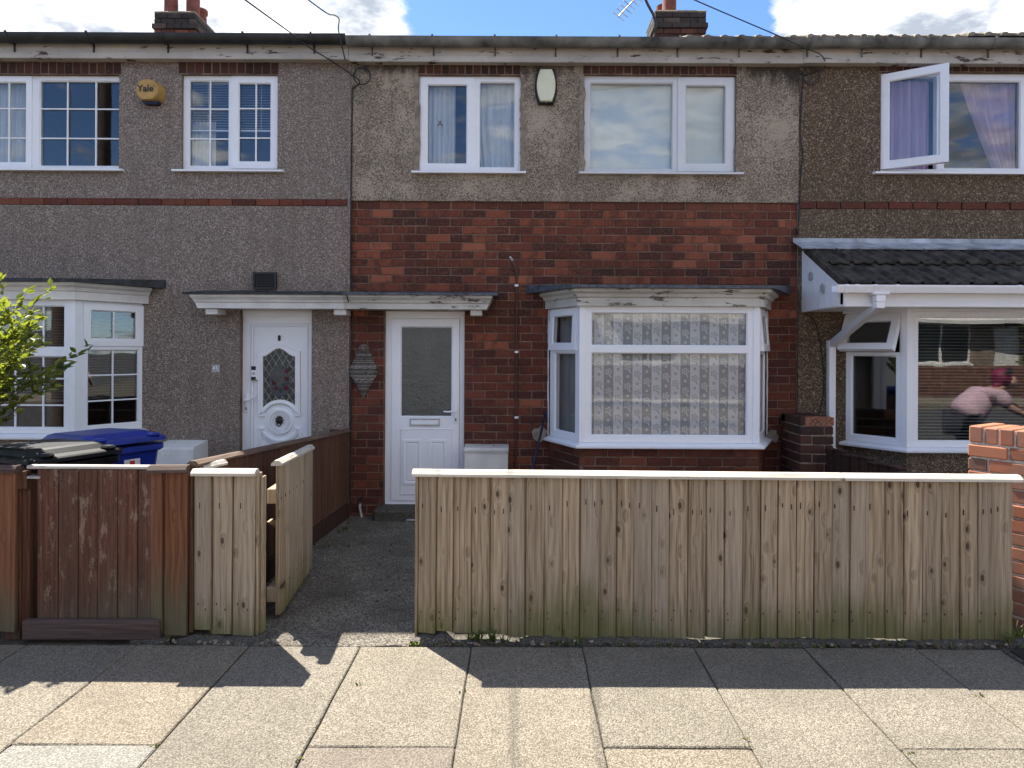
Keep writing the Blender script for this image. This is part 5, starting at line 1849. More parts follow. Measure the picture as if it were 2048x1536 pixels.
cable('phone_wire', 'thin overhead wire meeting the eaves of the grey house', [wp(700, 147, -.03), wp(660, 120, -.14), wp(622, 97, -.27), wp(590, 72, -.45), wp(480, -8, -2.6), wp(380, -90, -4.6)], .006)
cable('phone_wire', 'looped overhead wire dropping behind the black gutter end', [wp(690, 119, -.13), wp(684, 92, -.27), wp(677, 60, -.29), wp(678, 38, -.3), wp(668, 30, -.5), wp(655, 27, -.8), wp(612, -4, -1.6), wp(520, -80, -3.6)], .006)
cable('phone_wire', 'overhead wire running down to the eaves above the brown house', [wp(1650, 122, -.14), wp(1640, 108, -.2), wp(1615, 98, -.27), wp(1560, 73, -.42), wp(1385, -2, -.9), wp(1240, -70, -1.3), wp(900, -260, -2.2)], .0055)
def coil(cx, cy, r_, Y):
    return [wp(cx + r_ * math.cos(t), cy + r_ * math.sin(t), Y - .004 * i) for i, t in enumerate([math.pi + 2 * math.pi * q / 9 for q in range(19)])]
cable('coiled_cable', 'black cable coiled under the eaves at the brick and grey house joint', [wp(700, 147, -.04)] + coil(724, 152, 17, -.045) + [wp(720, 165, -.035), wp(708, 176, -.035), wp(705, 190, -.03), wp(703, 350, -.035), wp(701, 480, -.035), wp(702, 560, -.035), wp(712, 575, -.06), wp(737, 585, -.2)], .006)
cable('coiled_cable', 'black cable coiled under the eaves of the brown house', [wp(1650, 122, -.12), wp(1649, 130, -.04), wp(1645, 138, -.035)] + coil(1622, 151, 17, -.035) + [wp(1606, 160, -.03), wp(1604, 190, -.03), wp(1601, 270, -.03), wp(1606, 310, -.03), wp(1602, 345, -.03), wp(1598, 440, -.03), wp(1594, 470, -.03)], .006)
cable('door_cable', 'black cable running down the brick behind the wicker basket', [wp(693, 588, -.32), wp(696, 600, -.30), wp(704, 625, -.02), wp(704, 700, -.014), wp(702, 850, -.014), wp(700, 980, -.016), wp(702, 1003, -.02), wp(712, 1010, -.03), wp(722, 1005, -.03), wp(726, 990, -.016)], .0065)
cable('wall_cable', 'thin black cable hanging on brown pebbledash beside the downpipe', [wp(1606, 626, -.03), wp(1628, 640, -.03), wp(1640, 680, -.03), wp(1647, 740, -.03), wp(1646, 790, -.03), wp(1634, 845, -.03)], .005)

# TV aerial on the chimney
a0, a1 = Vector(wp(1236, 34, 3.2)), Vector(wp(1330, -66, 3.2))
ta = thing('aerial', wp(1310, 70, 3.4), 'rooftop television aerial beside the brick house chimney', 'aerial')
d = a1 - a0
m = MB().tube([a0, a1], .011, 6)
m.build('boom', 'steel', ta)
for i in range(13):
    c = a0 + d * (i / 13 + .01)
    q = Vector((.75, .3, -.42)).normalized() * .11
    MB().tube([c - q, c + q], .007, 5).build('director', 'steel', ta)
MB().tube([Vector(wp(1312, 74, 3.38)), Vector(wp(1311, 44, 3.38)), Vector(wp(1306, 28, 3.36)), Vector(wp(1296, 10, 3.32)), Vector(wp(1288, -8, 3.3)), Vector(wp(1283, -40, 3.25))], .021, 8).build('mast', 'black', ta, smooth=True)


# ================================================================== timber
def cap_prof(w_, h_):
    return [(-w_ / 2, 0), (-w_ / 2, h_ * .42), (-w_ / 2 + .004, h_ * .52), (-w_ * .20, h_), (w_ * .20, h_), (w_ / 2 - .004, h_ * .52), (w_ / 2, h_ * .42), (w_ / 2, 0)]


def cap(parent, p, q, z0, z1, mat_, w_=.070, h_=.032, name='cap_rail'):
    """weathering cap between two plan points, its ends at heights z0 and z1"""
    p, q = Vector((*p, z0)), Vector((*q, z1))
    d = q - p
    X = d.normalized()
    Yv = Vector((-X.y, X.x, 0)).normalized()
    Zv = X.cross(Yv)
    T = Matrix(((X.x, Yv.x, Zv.x, p.x), (X.y, Yv.y, Zv.y, p.y), (X.z, Yv.z, Zv.z, p.z), (0, 0, 0, 1)))
    return MB(T).prism(cap_prof(w_, h_), 0, d.length, 'x').build(name, mat_, parent)


def board(parent, p, q, z0, z1a, z1b, mat_, thick=.017, nails=(), feather=True, bottom=0.0, tongue=.003):
    """one upright board from plan point p to q, face on the right-hand side of p->q (towards the camera for left-to-right)"""
    T, Ln = edgeT(p, q, 0)
    T = T @ Matrix.Rotation(R(random.uniform(-.35, .35)), 4, 'Y') @ Matrix.Rotation(R(random.uniform(-1.2, 1.2)), 4, 'Z')
    ya, yb_ = (0.0 if feather else -thick * .0), -thick * .0
    f0, f1 = (-.008, -.022) if feather else (-.016, -.016)
    c = .003
    z0a, z0b = z0 + random.uniform(-.006, .006), z0 + random.uniform(-.006, .006) + bottom
    tg = tongue if feather else .0015
    prof = [(-.012, .009), (-.012, .0045), (tg, .0045), (tg, f0 + .002), (tg + c, f0 - .001), (Ln - c, f1), (Ln, f1 + .003), (Ln, .004), (tg + .002, .004), (tg + .002, .009)]
    m_ = MB(T)
    n_ = len(prof)
    vs = [(x_, y_, z0a + (z0b - z0a) * x_ / Ln) for x_, y_ in prof] + [(x_, y_, z1a + (z1b - z1a) * x_ / Ln) for x_, y_ in prof]
    m_.add(vs, [list(range(n_)), list(range(2 * n_ - 1, n_ - 1, -1))] + [[i, (i + 1) % n_, n_ + (i + 1) % n_, n_ + i] for i in range(n_)])
    for (fx, z, hh) in nails:
        x_ = Ln * fx
        yf = f0 + (f1 - f0) * fx - .0022
        m_.box(x_ - .0022, x_ + .0022, yf - .0006, yf + .006, z - hh / 2, z + hh / 2, m=1)
    return m_.build('board', [mat_, 'wood_dark'], parent)


# long pale fence in front of the brick house
fx0_ = W(832, 1100, YF)[0]
fx1_ = W(2029, 1100, YF)[0]
lf = thing('timber_fence', ((fx0_ + fx1_) / 2, YF, 0), 'long pale timber board fence with bleached cap in front of the brick house', 'fence')
def ftop(x): return W(835, 951, YF)[1] + (W(2025, 962, YF)[1] - W(835, 951, YF)[1]) * (x - fx0_) / (fx1_ - fx0_)
x = fx0_ + .012
k = 0
MB().box(fx0_ - .004, fx0_ + .011, YF - .014, YF + .07, .02, ftop(fx0_) - .002, .002).build('end_board', 'wood_pale', lf)
while x < fx1_ - .03:
    w_ = min(random.uniform(.094, .110) * (1.0 if x < 1.7 else 1.0), fx1_ - x)
    gap = random.uniform(0, .0015)
    zt_, zb_ = ftop(x), (.040 if x < -.12 else .014) + .006 * math.sin(k * 1.3)
    z_n = W(1300, 1015 + 8 * math.sin(k * .5), YF)[1]
    z_m = W(1300, 1222, YF)[1]
    nails = [(random.uniform(.22, .36), z_n + random.uniform(-.012, .012), random.uniform(.022, .038)), (random.uniform(.15, .3), z_m + random.uniform(-.012, .012), .011)]
    if random.random() < .4: nails.append((random.uniform(.15, .3), z_m - .045, .011))
    if random.random() < .2: nails.append((.75, z_n, .03))
    board(lf, (x, YF + random.uniform(-.002, .002)), (x + w_ - gap, YF + random.uniform(-.002, .002)), zb_, zt_, ftop(x + w_), 'wood_pale', nails=nails, tongue=random.uniform(.002, .005) if x < 1.0 else random.uniform(.005, .013))
    x += w_
    k += 1
jx_ = W(1682, 955, YF)[0]
cap(lf, (fx0_ - .02, YF - .004), (jx_ - .002, YF - .004), ftop(fx0_) + .001, ftop(jx_) + .001, 'wood_cap', .085, .036)
cap(lf, (jx_ + .002, YF - .006), (fx1_ + .015, YF - .006), ftop(jx_) + .001, ftop(fx1_) + .001, 'wood_cap', .085, .036)
for z in (.20, W(1300, 1020, YF)[1]):
    MB().box(fx0_ + .012, fx1_, YF + .006, YF + .056, z - .035, z + .035, .004).build('rail', 'wood_pale', lf)
for x in (fx0_ + .06, .55, 1.75, fx1_ - .06):
    MB().box(x - .04, x + .04, YF + .057, YF + .135, -.1, .90, .004).build('post', 'wood_pale', lf)

# short pale panel by the gate
sp = thing('timber_fence', (W(455, 1100, YF)[0], YF, 0), 'short pale timber panel with green foot beside the open gate', 'fence')
zt = W(450, 950, YF)[1]
for a, b, bot_ in ((391, 426, .05), (426, 466, .028), (466, 512, .022)):
    nl = [(.35, W(450, 1010, YF)[1], .034), (.25, .20, .012), (.7, .17, .012)]
    board(sp, (W(a, 1100, YF)[0], YF - .004), (W(b, 1100, YF)[0] - .001, YF - .004), bot_, zt, zt, 'wood_pale', nails=nl)
cap(sp, (W(388, 940, YF)[0], YF - .004), (W(515, 940, YF)[0], YF - .004), zt + .001, zt + .001, 'wood_cap', .085, .036)
MB().box(W(513, 1100, YF)[0] + .001, W(513, 1100, YF)[0] + .015, YF - .018, YF + .05, .02, zt + .012, .003).build('end_board', 'wood_pale', sp)
MB().box(W(513, 1100, YF)[0] + .0165, W(513, 1100, YF)[0] + .030, YF + .01, YF + .07, .02, zt - .012, .003).build('end_board', 'wood_pale', sp)
MB().box(W(395, 1100, YF)[0], W(512, 1100, YF)[0], YF + .006, YF + .05, .72, .79, .004).build('rail', 'wood_pale', sp)
MB().box(W(395, 1100, YF)[0], W(512, 1100, YF)[0], YF + .006, YF + .05, .16, .23, .004).build('rail', 'wood_pale', sp)
MB().box(W(462, 1100, YF)[0], W(512, 1100, YF)[0], YF + .052, YF + .12, -.1, .90, .004).build('post', 'wood_pale', sp)
cap(sp, (W(408, 935, YF + .14)[0], YF + .10), (W(440, 930, YF + .2)[0], YF + .26), zt + .015, zt + .018, 'wood_cap_y', .06, .03)

# open pale gate, swung inwards
g0, g1 = Vector((-1.462, -2.635)), Vector((-1.510, -1.835))
og = thing('timber_gate', (g0.x, g0.y, 0), 'open pale timber gate of narrow boards swung in along the path', 'gate')
nbd = 9
for i in range(nbd):
    a, b = g0 + (g1 - g0) * (i / nbd), g0 + (g1 - g0) * ((i + 1) / nbd)
    board(og, tuple(a), tuple(b - (g1 - g0).normalized() * .004), .035 + .004 * i, .955 - .002 * i, .953 - .002 * i, 'wood_pale', nails=[(.3, .75, .02), (.3, .2, .01)])
cap(og, tuple(g0 - (g1 - g0) * .03 + Vector((-.004, 0))), tuple(g1 + (g1 - g0) * .02 + Vector((-.004, 0))), .957, .938, 'wood_cap_y', .066, .032)
for z in (.77, .17):
    T, Ln = edgeT(tuple(g0 + Vector((-.004, -.02))), tuple(g1 + Vector((-.004, 0))), 0)
    MB(T).box(0, Ln, .003, .058, z - .045, z + .045, .004).build('rail', 'wood_pale', og)
T, Ln = edgeT(tuple(g0 + Vector((-.006, .02))), tuple(g1), 0)
MB(T).prism([(.02, .60), (.10, .60), (Ln - .02, .30), (Ln - .12, .30)], .06, .075, 'y').build('brace', 'wood_pale', og)

# brown side fence between the two front gardens
s0, s1 = Vector((W(381, 1000, YF)[0], YF + .02)), Vector((W(694, 900, -.05)[0], -.05))
sf = thing('timber_fence', (s0.x, s0.y, 0), 'dark reddish brown side fence running from pavement to house between the doors', 'fence')
zt0, zt1 = W(378, 934, YF)[1], W(694, 864, -.05)[1]
nbd = 29
for i in range(nbd):
    t0, t1 = i / nbd, (i + 1) / nbd
    a, b = s0 + (s1 - s0) * t0, s0 + (s1 - s0) * t1
    board(sf, tuple(a), tuple(b - (s1 - s0).normalized() * random.uniform(.001, .006)), .15, zt0 + (zt1 - zt0) * t0, zt0 + (zt1 - zt0) * t1, 'wood_brown', nails=[(.3, .75, .012)])
cap(sf, tuple(s0), tuple(s1), zt0 + .001, zt1 + .001, 'wood_sill_y', .075, .030)
T, Ln = edgeT(tuple(s0), tuple(s1), 0)
MB(T).box(0, Ln, -.030, .01, -.02, .145, .006).build('gravel_board', 'wood_dark', sf)
MB(T).box(.05, Ln, .006, .056, .68, .75).build('rail', 'wood_brown', sf)
MB(T).box(.05, Ln, .006, .056, .24, .31).build('rail', 'wood_brown', sf)
for t in (.03, .35, .67, .97):
    MB(T).box(Ln * t - .04, Ln * t + .04, .058, .135, -.1, .88).build('post', 'wood_brown', sf)

# red-brown front gate and fence pieces of the grey house
rg = thing('timber_gate', (W(190, 1100, YF)[0], YF, 0), 'scuffed red-brown boarded gate in front of the bins', 'gate')
ed = (75, 117, 157, 196, 236, 276, 306)
for a, b in zip(ed[:-1], ed[1:]):
    xa, xb = W(a, 1100, YF)[0], W(b, 1100, YF)[0]
    board(rg, (xa + .0015, YF + .012), (xb - .0015, YF + .012), .075, W(190, 940, YF)[1], W(190, 939, YF)[1], 'wood_gate', feather=False)
xa, xb = W(52, 1000, YF)[0], W(312, 1000, YF)[0]
MB().box(xa, xb, YF + .0, YF + .055, W(190, 938, YF)[1] - .002, W(190, 932, YF)[1], .004).build('top_rail', 'wood_cap', rg)
for z in (.75, .25):
    MB().box(W(80, 1000, YF)[0], xb, YF + .018, YF + .06, z - .04, z + .04).build('rail', 'wood_gate', rg)
pl = thing('timber_plank', (W(180, 1260, YF - .03)[0], YF - .03, 0), 'dark weathered plank lying below the red-brown gate', 'plank')
x0, x1, z0, z1 = RW(43, 318, 1243, 1283, YF - .055)
MB(Matrix.Translation((x0, YF - .055, .0)) @ Matrix.Rotation(R(-.3), 4, 'Y')).box(0, x1 - x0, 0, .045, .002, z1, .005).build('board', 'wood_sill_x', pl)
rp = thing('timber_fence', (W(342, 1100, YF)[0], YF, 0), 'narrow orange-brown fence panel between the scuffed gate and the pale panel', 'fence')
zt = W(342, 944, YF)[1]
for a, b, bot_ in ((305, 330, .045), (330, 378, .022)):
    board(rp, (W(a, 1100, YF)[0], YF - .008), (W(b, 1100, YF)[0] - .002, YF - .008), bot_, zt, zt, 'wood_red', nails=[(.3, .86, .008)])
cap(rp, (W(302, 940, YF)[0], YF - .006), (W(379, 940, YF)[0], YF - .006), zt + .001, zt + .003, 'wood_sill_x', .085, .040)
MB().box(W(379, 1100, YF)[0] + .001, W(388, 1100, YF)[0], YF - .012, YF + .03, .03, zt - .01, .004).build('end_board', 'wood_brown', rp)
MB().box(W(310, 1100, YF)[0], W(376, 1100, YF)[0], YF + .0, YF + .08, -.1, .90).build('post', 'wood_brown', rp)
lp = thing('timber_fence', (W(10, 1100, YF)[0], YF, 0), 'orange-brown fence board with green foot at the photo edge beside the scuffed gate', 'fence')
xa, xb = W(-330, 1100, YF)[0], W(38, 1100, YF)[0]
zt = W(20, 944, YF)[1]
nbd = 9
for i in range(nbd):
    board(lp, (xa + (xb - xa) * i / nbd, YF - .010), (xa + (xb - xa) * (i + 1) / nbd - .002, YF - .010), .04, zt, zt, 'wood_red')
cap(lp, (xa, YF - .008), (W(41, 940, YF)[0], YF - .008), zt + .001, zt + .001, 'wood_sill_x', .085, .040)
MB().box(W(38, 1100, YF)[0] - .1, W(38, 1100, YF)[0], YF + .008, YF + .08, -.1, .92).build('post', 'wood_brown', lp)
gp = thing('gate_post', (W(52, 1100, YF + .06)[0], YF + .06, 0), 'dark gate post behind the gap of the scuffed gate', 'post')
x0, x1 = W(38, 1100, YF + .06)[0], W(66, 1100, YF + .06)[0]
MB().box(x0, x1, YF + .03, YF + .11, -.1, W(50, 950, YF + .06)[1], .006).build('shaft', 'wood_brown', gp)
m = MB().box(W(56, 955, YF)[0], W(82, 955, YF)[0], YF - .012, YF + .02, W(60, 957, YF)[1], W(60, 952, YF)[1], .002)
m.build('latch', 'steel', gp)
MB().box(W(36, 965, YF)[0], W(56, 965, YF)[0], YF - .010, YF + .03, W(50, 978, YF)[1], W(50, 942, YF)[1], .004).build('block', 'wood_brown', gp)

# dark boundary fence of the brown house
d0, d1 = Vector((2.86, -.52)), Vector((2.92, -2.40))
df = thing('timber_fence', (d0.x, d0.y, 0), 'low dark brown boundary fence leading back to the perforated brick pillar', 'fence')
nbd = 13
for i in range(nbd):
    a, b = d0 + (d1 - d0) * (i / nbd), d0 + (d1 - d0) * ((i + 1) / nbd)
    zt = .765 + .012 * math.sin(i * 2.1)
    board(df, tuple(a), tuple(b - (d1 - d0).normalized() * .004), .0, zt, zt, 'wood_dark', feather=True)
    MB(edgeT(tuple(a), tuple(b), 0)[0]).box(.002, (b - a).length - .002, -.022, .05, zt + .001, zt + .022, .008).build('cap_rail', 'wood_dark', df)
T, Ln = edgeT(tuple(d0), tuple(d1), 0)
MB(T).box(0, Ln, .006, .05, .55, .62).build('rail', 'wood_dark', df)

# ================================================================== brick pillars
def pillar(label, x0, x1, y0, y1, zt, mat_, topmat, mort, perforated=False, edge_top=False, course=.086, TR=None):
    TR = TR or I4
    t = thing('brick_pillar', TR @ Vector(((x0 + x1) / 2, (y0 + y1) / 2, 0)), label, 'pillar')
    core = MB(TR).box(x0 + .009, x1 - .009, y0 + .009, y1 - .009, -.1, zt - .012).build('mortar_core', mort, t)
    z = zt
    i = 0
    cache = {}
    while z > .0:
        hgt = (.112 if (edge_top and i == 0) else course)
        zb = z - hgt
        mt = topmat if i < 1 else mat_
        if edge_top and i == 0:
            n_ = max(2, round((x1 - x0) / .088))
            for q in range(n_):
                a, b = x0 + (x1 - x0) * q / n_ + .005, x0 + (x1 - x0) * (q + 1) / n_ - .005
                dz = random.uniform(-.005, .003)
                MB(TR @ Matrix.Translation((0, random.uniform(-.003, .003), dz))).box(a, b, y0, y1, zb + .006, z - .002, .007).build('brick', mt, core)
        else:
            off = .5 if i % 2 else 0.0
            L1 = .215
            # front and back stretchers, cut where they meet the side
            cuts = [x0]
            xx = x0 + (L1 + .012) * (1.0 if i % 2 else .5)
            while xx < x1 - .05:
                cuts.append(xx); xx += L1 + .012
            cuts.append(x1)
            for a, b in zip(cuts[:-1], cuts[1:]):
                for (ya, yb_) in ((y0, y0 + .1025), (y1 - .1025, y1)):
                    if perforated and i == 0 and ya == y0: continue
                    MB(TR @ Matrix.Translation((0, random.uniform(-.004, .003), random.uniform(-.003, .003)))).box(a + (.005 if a > x0 else 0), b - (.005 if b < x1 else 0), ya, yb_, zb + .006, z - .006, .006).build('brick', mt, core)
            ys = y0 + .1085
            while ys < y1 - .1085 - .03:
                ye = min(ys + .2, y1 - .1085)
                for (xa, xb) in ((x0, x0 + .1), (x1 - .1, x1)):
                    if perforated and i == 0: continue
                    MB(TR).box(xa + random.uniform(-.003, .003), xb, ys + .004, ye - .004, zb + .006, z - .006, .006).build('brick', mt, core)
                ys = ye
        z = zb
        i += 1
    return t, core


px0 = W(1936, 870, -2.42)[0]
pt, _ = pillar('weathered orange brick gate pillar with bricks on edge along its top', 0, .345, 0, .345, W(1936, 851, -2.42)[1], 'brick_pier', 'brick_pier', 'mortar_white', edge_top=True, TR=Matrix.Translation((px0, -2.42, 0)) @ Matrix.Rotation(R(-57), 4, 'Z'))
qx0, qx1 = W(1607, 850, -.50)[0], W(1667, 850, -.50)[0]
zq = W(1640, 834, -.50)[1]
pq, core = pillar('dark brick pillar topped by a perforated orange brick beside the bay', qx0 - .03, qx1, -.50, -.04, zq, 'brick_dark', 'brick_dark', 'cement', perforated=True)
# the perforated brick: three rows of holes through its long face
m = MB()
bx0, bx1, bz0, bz1 = qx0 + .02, qx1 + .002, zq - .080, zq - .004
W_, H_ = bx1 - bx0, bz1 - bz0
holes = []
for row in range(3):
    for k in range(5 if row != 1 else 4):
        hx_ = bx0 + W_ * ((k + .75) / 5.3 + (.09 if row == 1 else 0))
        hz_ = bz0 + H_ * (.24 + .26 * row)
        holes.append((hx_ - .0125, hx_ + .0125, hz_ - .010, hz_ + .010))
m.plate(bx0, bx1, bz0, bz1, holes, -.506, -.40)
m.box(bx0 + .003, bx1 - .003, -.455, -.41, bz0 + .003, bz1 - .003, m=1)
m.build('perforated_brick', ['brick_pier', 'black'], core)
MB().box(qx0 - .03, bx0 - .006, -.50, -.40, zq - .08, zq - .006, .005).build('brick', 'brick_dark', core)
MB().box(qx0 - .03, qx1, -.39, -.04, zq - .08, zq - .006, .005).build('brick', 'brick_dark', core)

# ================================================================== wheelie bins
def bin_(label, mat_, loc, rz, sticker=False, lidangle=0.0):
    t = thing('wheelie_bin', loc, label, 'bin', 'wheelie bins in the grey house garden', rz)
    P = dict(parent=t, local=True)
    def lb(mb, name, mats, **kw):
        return link(name, mb.mesh(name, mats, kw.get('smooth', False)), t, I4, local=True)
    # tapered body, local x = width, y = depth (handle and wheels at +y)
    def ringz(wx, y0, y1, z, c=.04):
        return [(-wx + c, y0, z), (wx - c, y0, z), (wx, y0 + c, z), (wx, y1 - c, z), (wx - c, y1, z), (-wx + c, y1, z), (-wx, y1 - c, z), (-wx, y0 + c, z)]
    v_, f_ = loft([ringz(.22, -.22, .24, .06), ringz(.25, -.29, .30, .60), ringz(.270, -.335, .315, .93), ringz(.272, -.337, .315, .945)])
    lb(MB().add(v_, f_), 'body', mat_)
    v_, f_ = loft([ringz(.285, -.352, .33, .925), ringz(.295, -.362, .335, .935), ringz(.295, -.362, .335, .972), ringz(.285, -.35, .33, .975)])
    lb(MB().add(v_, f_), 'rim', mat_)
    Tl = Matrix.Translation((0, .33, .98)) @ Matrix.Rotation(-lidangle, 4, 'X') @ Matrix.Translation((0, -.33, -.98))
    v_, f_ = loft([ringz(.302, -.385, .345, .977), ringz(.302, -.385, .345, 1.000), ringz(.292, -.372, .340, 1.008), ringz(.262, -.300, .30, 1.018), ringz(.235, -.255, .28, 1.046), ringz(.215, -.225, .26, 1.054)])
    lb(MB(Tl).add(v_, f_), 'lid', mat_)
    for s in (-1, 1):
        lb(MB(Tl).box(s * .20 - .035, s * .20 + .035, -.384, -.30, 1.006, 1.035, .012), 'lid_grip', mat_)
    lb(MB().tube([(-.24, .37, .95), (.24, .37, .95)], .016, 8), 'handle', mat_)
    for s in (-1, 1):
        lb(MB().box(s * .24 - .02, s * .24 + .02, .30, .385, .90, .98, .01), 'hinge', mat_)
        lb(MB(Matrix.Translation((s * .265, .27, .10)) @ Matrix.Rotation(math.pi / 2, 4, 'Z')).lathe([(.0001, -.022), (.05, -.022), (.06, -.025), (.10, -.022), (.10, .022), (.05, .022), (.0001, .02)], 18, (0, 0, 0), 'y'), 'wheel', 'black')
    if sticker:
        s_ = MB().box(-.02, .10, -.336, -.3335, .80, .88)
        s_.box(.02, .06, -.3365, -.336, .81, .87, m=1)
        link('sticker', s_.mesh('sticker', ['white_print', 'red_print']), t, I4, local=True)
    return t


bin_('royal blue wheelie bin standing behind the black one', 'blue_plastic', (-3.12, -1.72, -.02), R(62), True, R(2))
bin_('black wheelie bin with glossy lid nearest the scuffed gate', 'black_plastic', (-3.10, -2.34, -.02), R(66), False, R(1))

# ================================================================== shrub
def leaf_shape(L, w_):
    return [(0, 0, 0), (L * .28, w_ * .42, .004), (L * .62, w_ * .40, .002), (L, 0, -.006), (L * .62, -w_ * .40, .002), (L * .28, -w_ * .42, .004), (L * .5, 0, -.004)]
LEAF_F = [(0, 1, 6), (1, 2, 6), (2, 3, 6), (3, 4, 6), (4, 5, 6), (5, 0, 6)]
sh = thing('shrub', (-4.02, -2.10, -.02), 'leafy green shrub with sunlit leaves reaching in at the photo edge', 'shrub')
random.seed(21)
tips = []
branch = MB()
def grow(p, d, L, r_, depth):
    pts = [p.copy()]
    n_ = 5
    for i in range(n_):
        d = (d + Vector((random.uniform(-.28, .28), random.uniform(-.28, .28), random.uniform(-.12, .16)))).normalized()
        p = p + d * (L / n_)
        pts.append(p.copy())
        if depth > 0 and i >= 1:
            for _ in range(2 if depth > 1 else 1):
                nd_ = (d + Vector((random.uniform(-1, 1), random.uniform(-1, 1), random.uniform(-.5, .7)))).normalized()
                grow(p.copy(), nd_, L * random.uniform(.45, .68), r_ * .55, depth - 1)
        if depth <= 1:
            for _ in range(4):
                tips.append((p + Vector((random.uniform(-.02, .02), random.uniform(-.02, .02), random.uniform(-.02, .02))), d.copy()))
    branch.tube(pts, [r_ * (1 - .7 * i / n_) for i in range(n_ + 1)], 5)
base = Vector((-4.05, -2.12, -.02))
trunkm = MB()
for k, (dx_, dy_, dz_, L) in enumerate(((.24, .02, 1.0, 1.30), (.12, -.08, 1.0, 1.45), (-.25, .05, 1.0, 1.4), (.33, .06, .95, 1.30), (.02, .10, 1.0, 1.4), (-.45, -.02, .9, 1.2), (.30, -.05, 1.05, 1.45), (.20, .03, 1.05, 1.5))):
    d = Vector((dx_, dy_, dz_)).normalized()
    q = base + Vector((dx_ * .3, dy_ * .3, 0))
    trunkm.tube([q, q + d * L * .35 + Vector((.01, 0, 0)), q + d * L * .62], [.016, .013, .010], 6)
    grow(q + d * L * .60, d, L * .50, .009, 2)
trunkm.build('stem', 'twig', sh, smooth=True)
branch.build('branches', 'twig', sh)
leaf_mes = [MB().add(leaf_shape(L_, w_), LEAF_F).mesh('leaf', 'leaf') for L_, w_ in ((.055, .030), (.068, .036), (.045, .026), (.075, .034))]
rest = MB()
big = []
for p, d in tips:
    dd = (d + Vector((random.uniform(-1, 1), random.uniform(-1, 1), random.uniform(-.5, .6)))).normalized()
    q = dd.to_track_quat('X', 'Z').to_matrix().to_4x4() @ Matrix.Rotation(random.uniform(-1.0, 1.0), 4, 'X')
    M = Matrix.Translation(p) @ q
    sx_ = 1035 + p.x / (p.y - CAMY) * FPX
    if len(big) < 280 and sx_ > 5 and 560 < 700 - (p.z - CAMZ) / (p.y - CAMY) * FPX < 900 and random.random() < .5:
        big.append(M)
        link('leaf', random.choice(leaf_mes), sh, M)
    else:
        rest.T = M
        L_, w_ = random.choice(((.055, .030), (.068, .036), (.045, .026)))
        rest.add(leaf_shape(L_, w_), LEAF_F)
rest.T = I4
rest.build('foliage', 'leaf', sh, kind='stuff')
random.seed(5)

# ---- weeds, dry leaves and crumbs along the fence foot and in the joints
wm = MB()
def tuft(x, y, n_, h_, z0=.0):
    for _ in range(n_):
        a = random.uniform(0, 6.28)
        l_ = h_ * random.uniform(.5, 1.1)
        w_ = random.uniform(.002, .005)
        o = Vector((x + random.uniform(-.02, .02), y + random.uniform(-.012, .012), z0))
        tip = o + Vector((math.cos(a) * l_ * .7, math.sin(a) * l_ * .5, l_ * .8))
        mid = (o + tip) / 2 + Vector((0, 0, l_ * .18))
        s = Vector((-math.sin(a), math.cos(a), 0)) * w_
        wm.add([o - s, o + s, mid + s, mid - s, tip], [(0, 1, 2, 3), (3, 2, 4)])
for px, py, n_, h_ in ((955, 1283, 30, .09), (985, 1284, 26, .10), (940, 1280, 14, .07), (1010, 1284, 10, .06), (1120, 1288, 10, .05), (1160, 1286, 12, .05), (886 + 160, 1280, 6, .07), (925, 1385, 6, .016), (1490, 1480, 7, .016), (1500, 1495, 6, .016), (1960, 1393, 8, .02), (1800, 1292, 8, .03), (1820, 1510, 6, .015), (305, 1495, 5, .015), (600, 1520, 5, .015), (2020, 1290, 26, .08), (2035, 1280, 22, .12), (720, 1370, 5, .02), (340, 1280, 10, .04), (420, 1282, 8, .04), (655, 1095, 14, .05), (690, 1060, 14, .05)):
    x, y = G(px, py)
    tuft(x, y, n_, h_)
for k_ in range(60):
    x = random.uniform(-.6, 2.9)
    tuft(x, YP + random.uniform(.0, .03), 3, .03)
wm.build('weeds', 'weed', kind='stuff', label='scattered weeds growing along the fence foot and slab joints')
dm = MB()
for k_ in range(150):
    if k_ < 60:
        x, y = random.uniform(-.5, 2.9), YP + random.uniform(-.01, .05)
    elif k_ < 110:
        t = random.random(); x, y = s0.x + (s1.x - s0.x) * t + random.uniform(.05, .16), s0.y + (s1.y - s0.y) * t
    else:
        x, y = random.uniform(-1.5, -.65), random.uniform(-2.4, -.3)
    M = Matrix.Translation((x, y, random.uniform(.006, .014))) @ Matrix.Rotation(random.uniform(0, 6.28), 4, 'Z') @ Matrix.Rotation(random.uniform(-.5, .5), 4, 'X')
    dm.T = M
    s_ = random.uniform(.25, .7)
    dm.add([(a_ * s_, b_ * s_, c_ * 2) for a_, b_, c_ in leaf_shape(.05, .03)], LEAF_F, random.choice((0, 0, 1)))
dm.T = I4
dm.build('leaf_litter', ['leaf_dry', 'earth'], kind='stuff', label='dry leaf litter on the path and below the fences')
rb = MB()
for k_ in range(70):
    x, y = random.uniform(-.5, 2.9), YP + random.uniform(-.005, .04)
    if k_ > 45: x, y = random.uniform(-2.0, -1.3), YP + random.uniform(-.01, .05)
    s_ = random.uniform(.004, .014)
    rb.T = Matrix.Translation((x, y, s_ * .3 + .01)) @ Matrix.Rotation(random.uniform(0, 6), 4, 'Z')
    rb.box(-s_, s_, -s_ * .7, s_ * .7, -s_ * .5, s_ * .5, s_ * .35)
rb.T = I4
rb.build('gravel', 'cement', kind='stuff', label='broken mortar crumbs along the pavement edge')
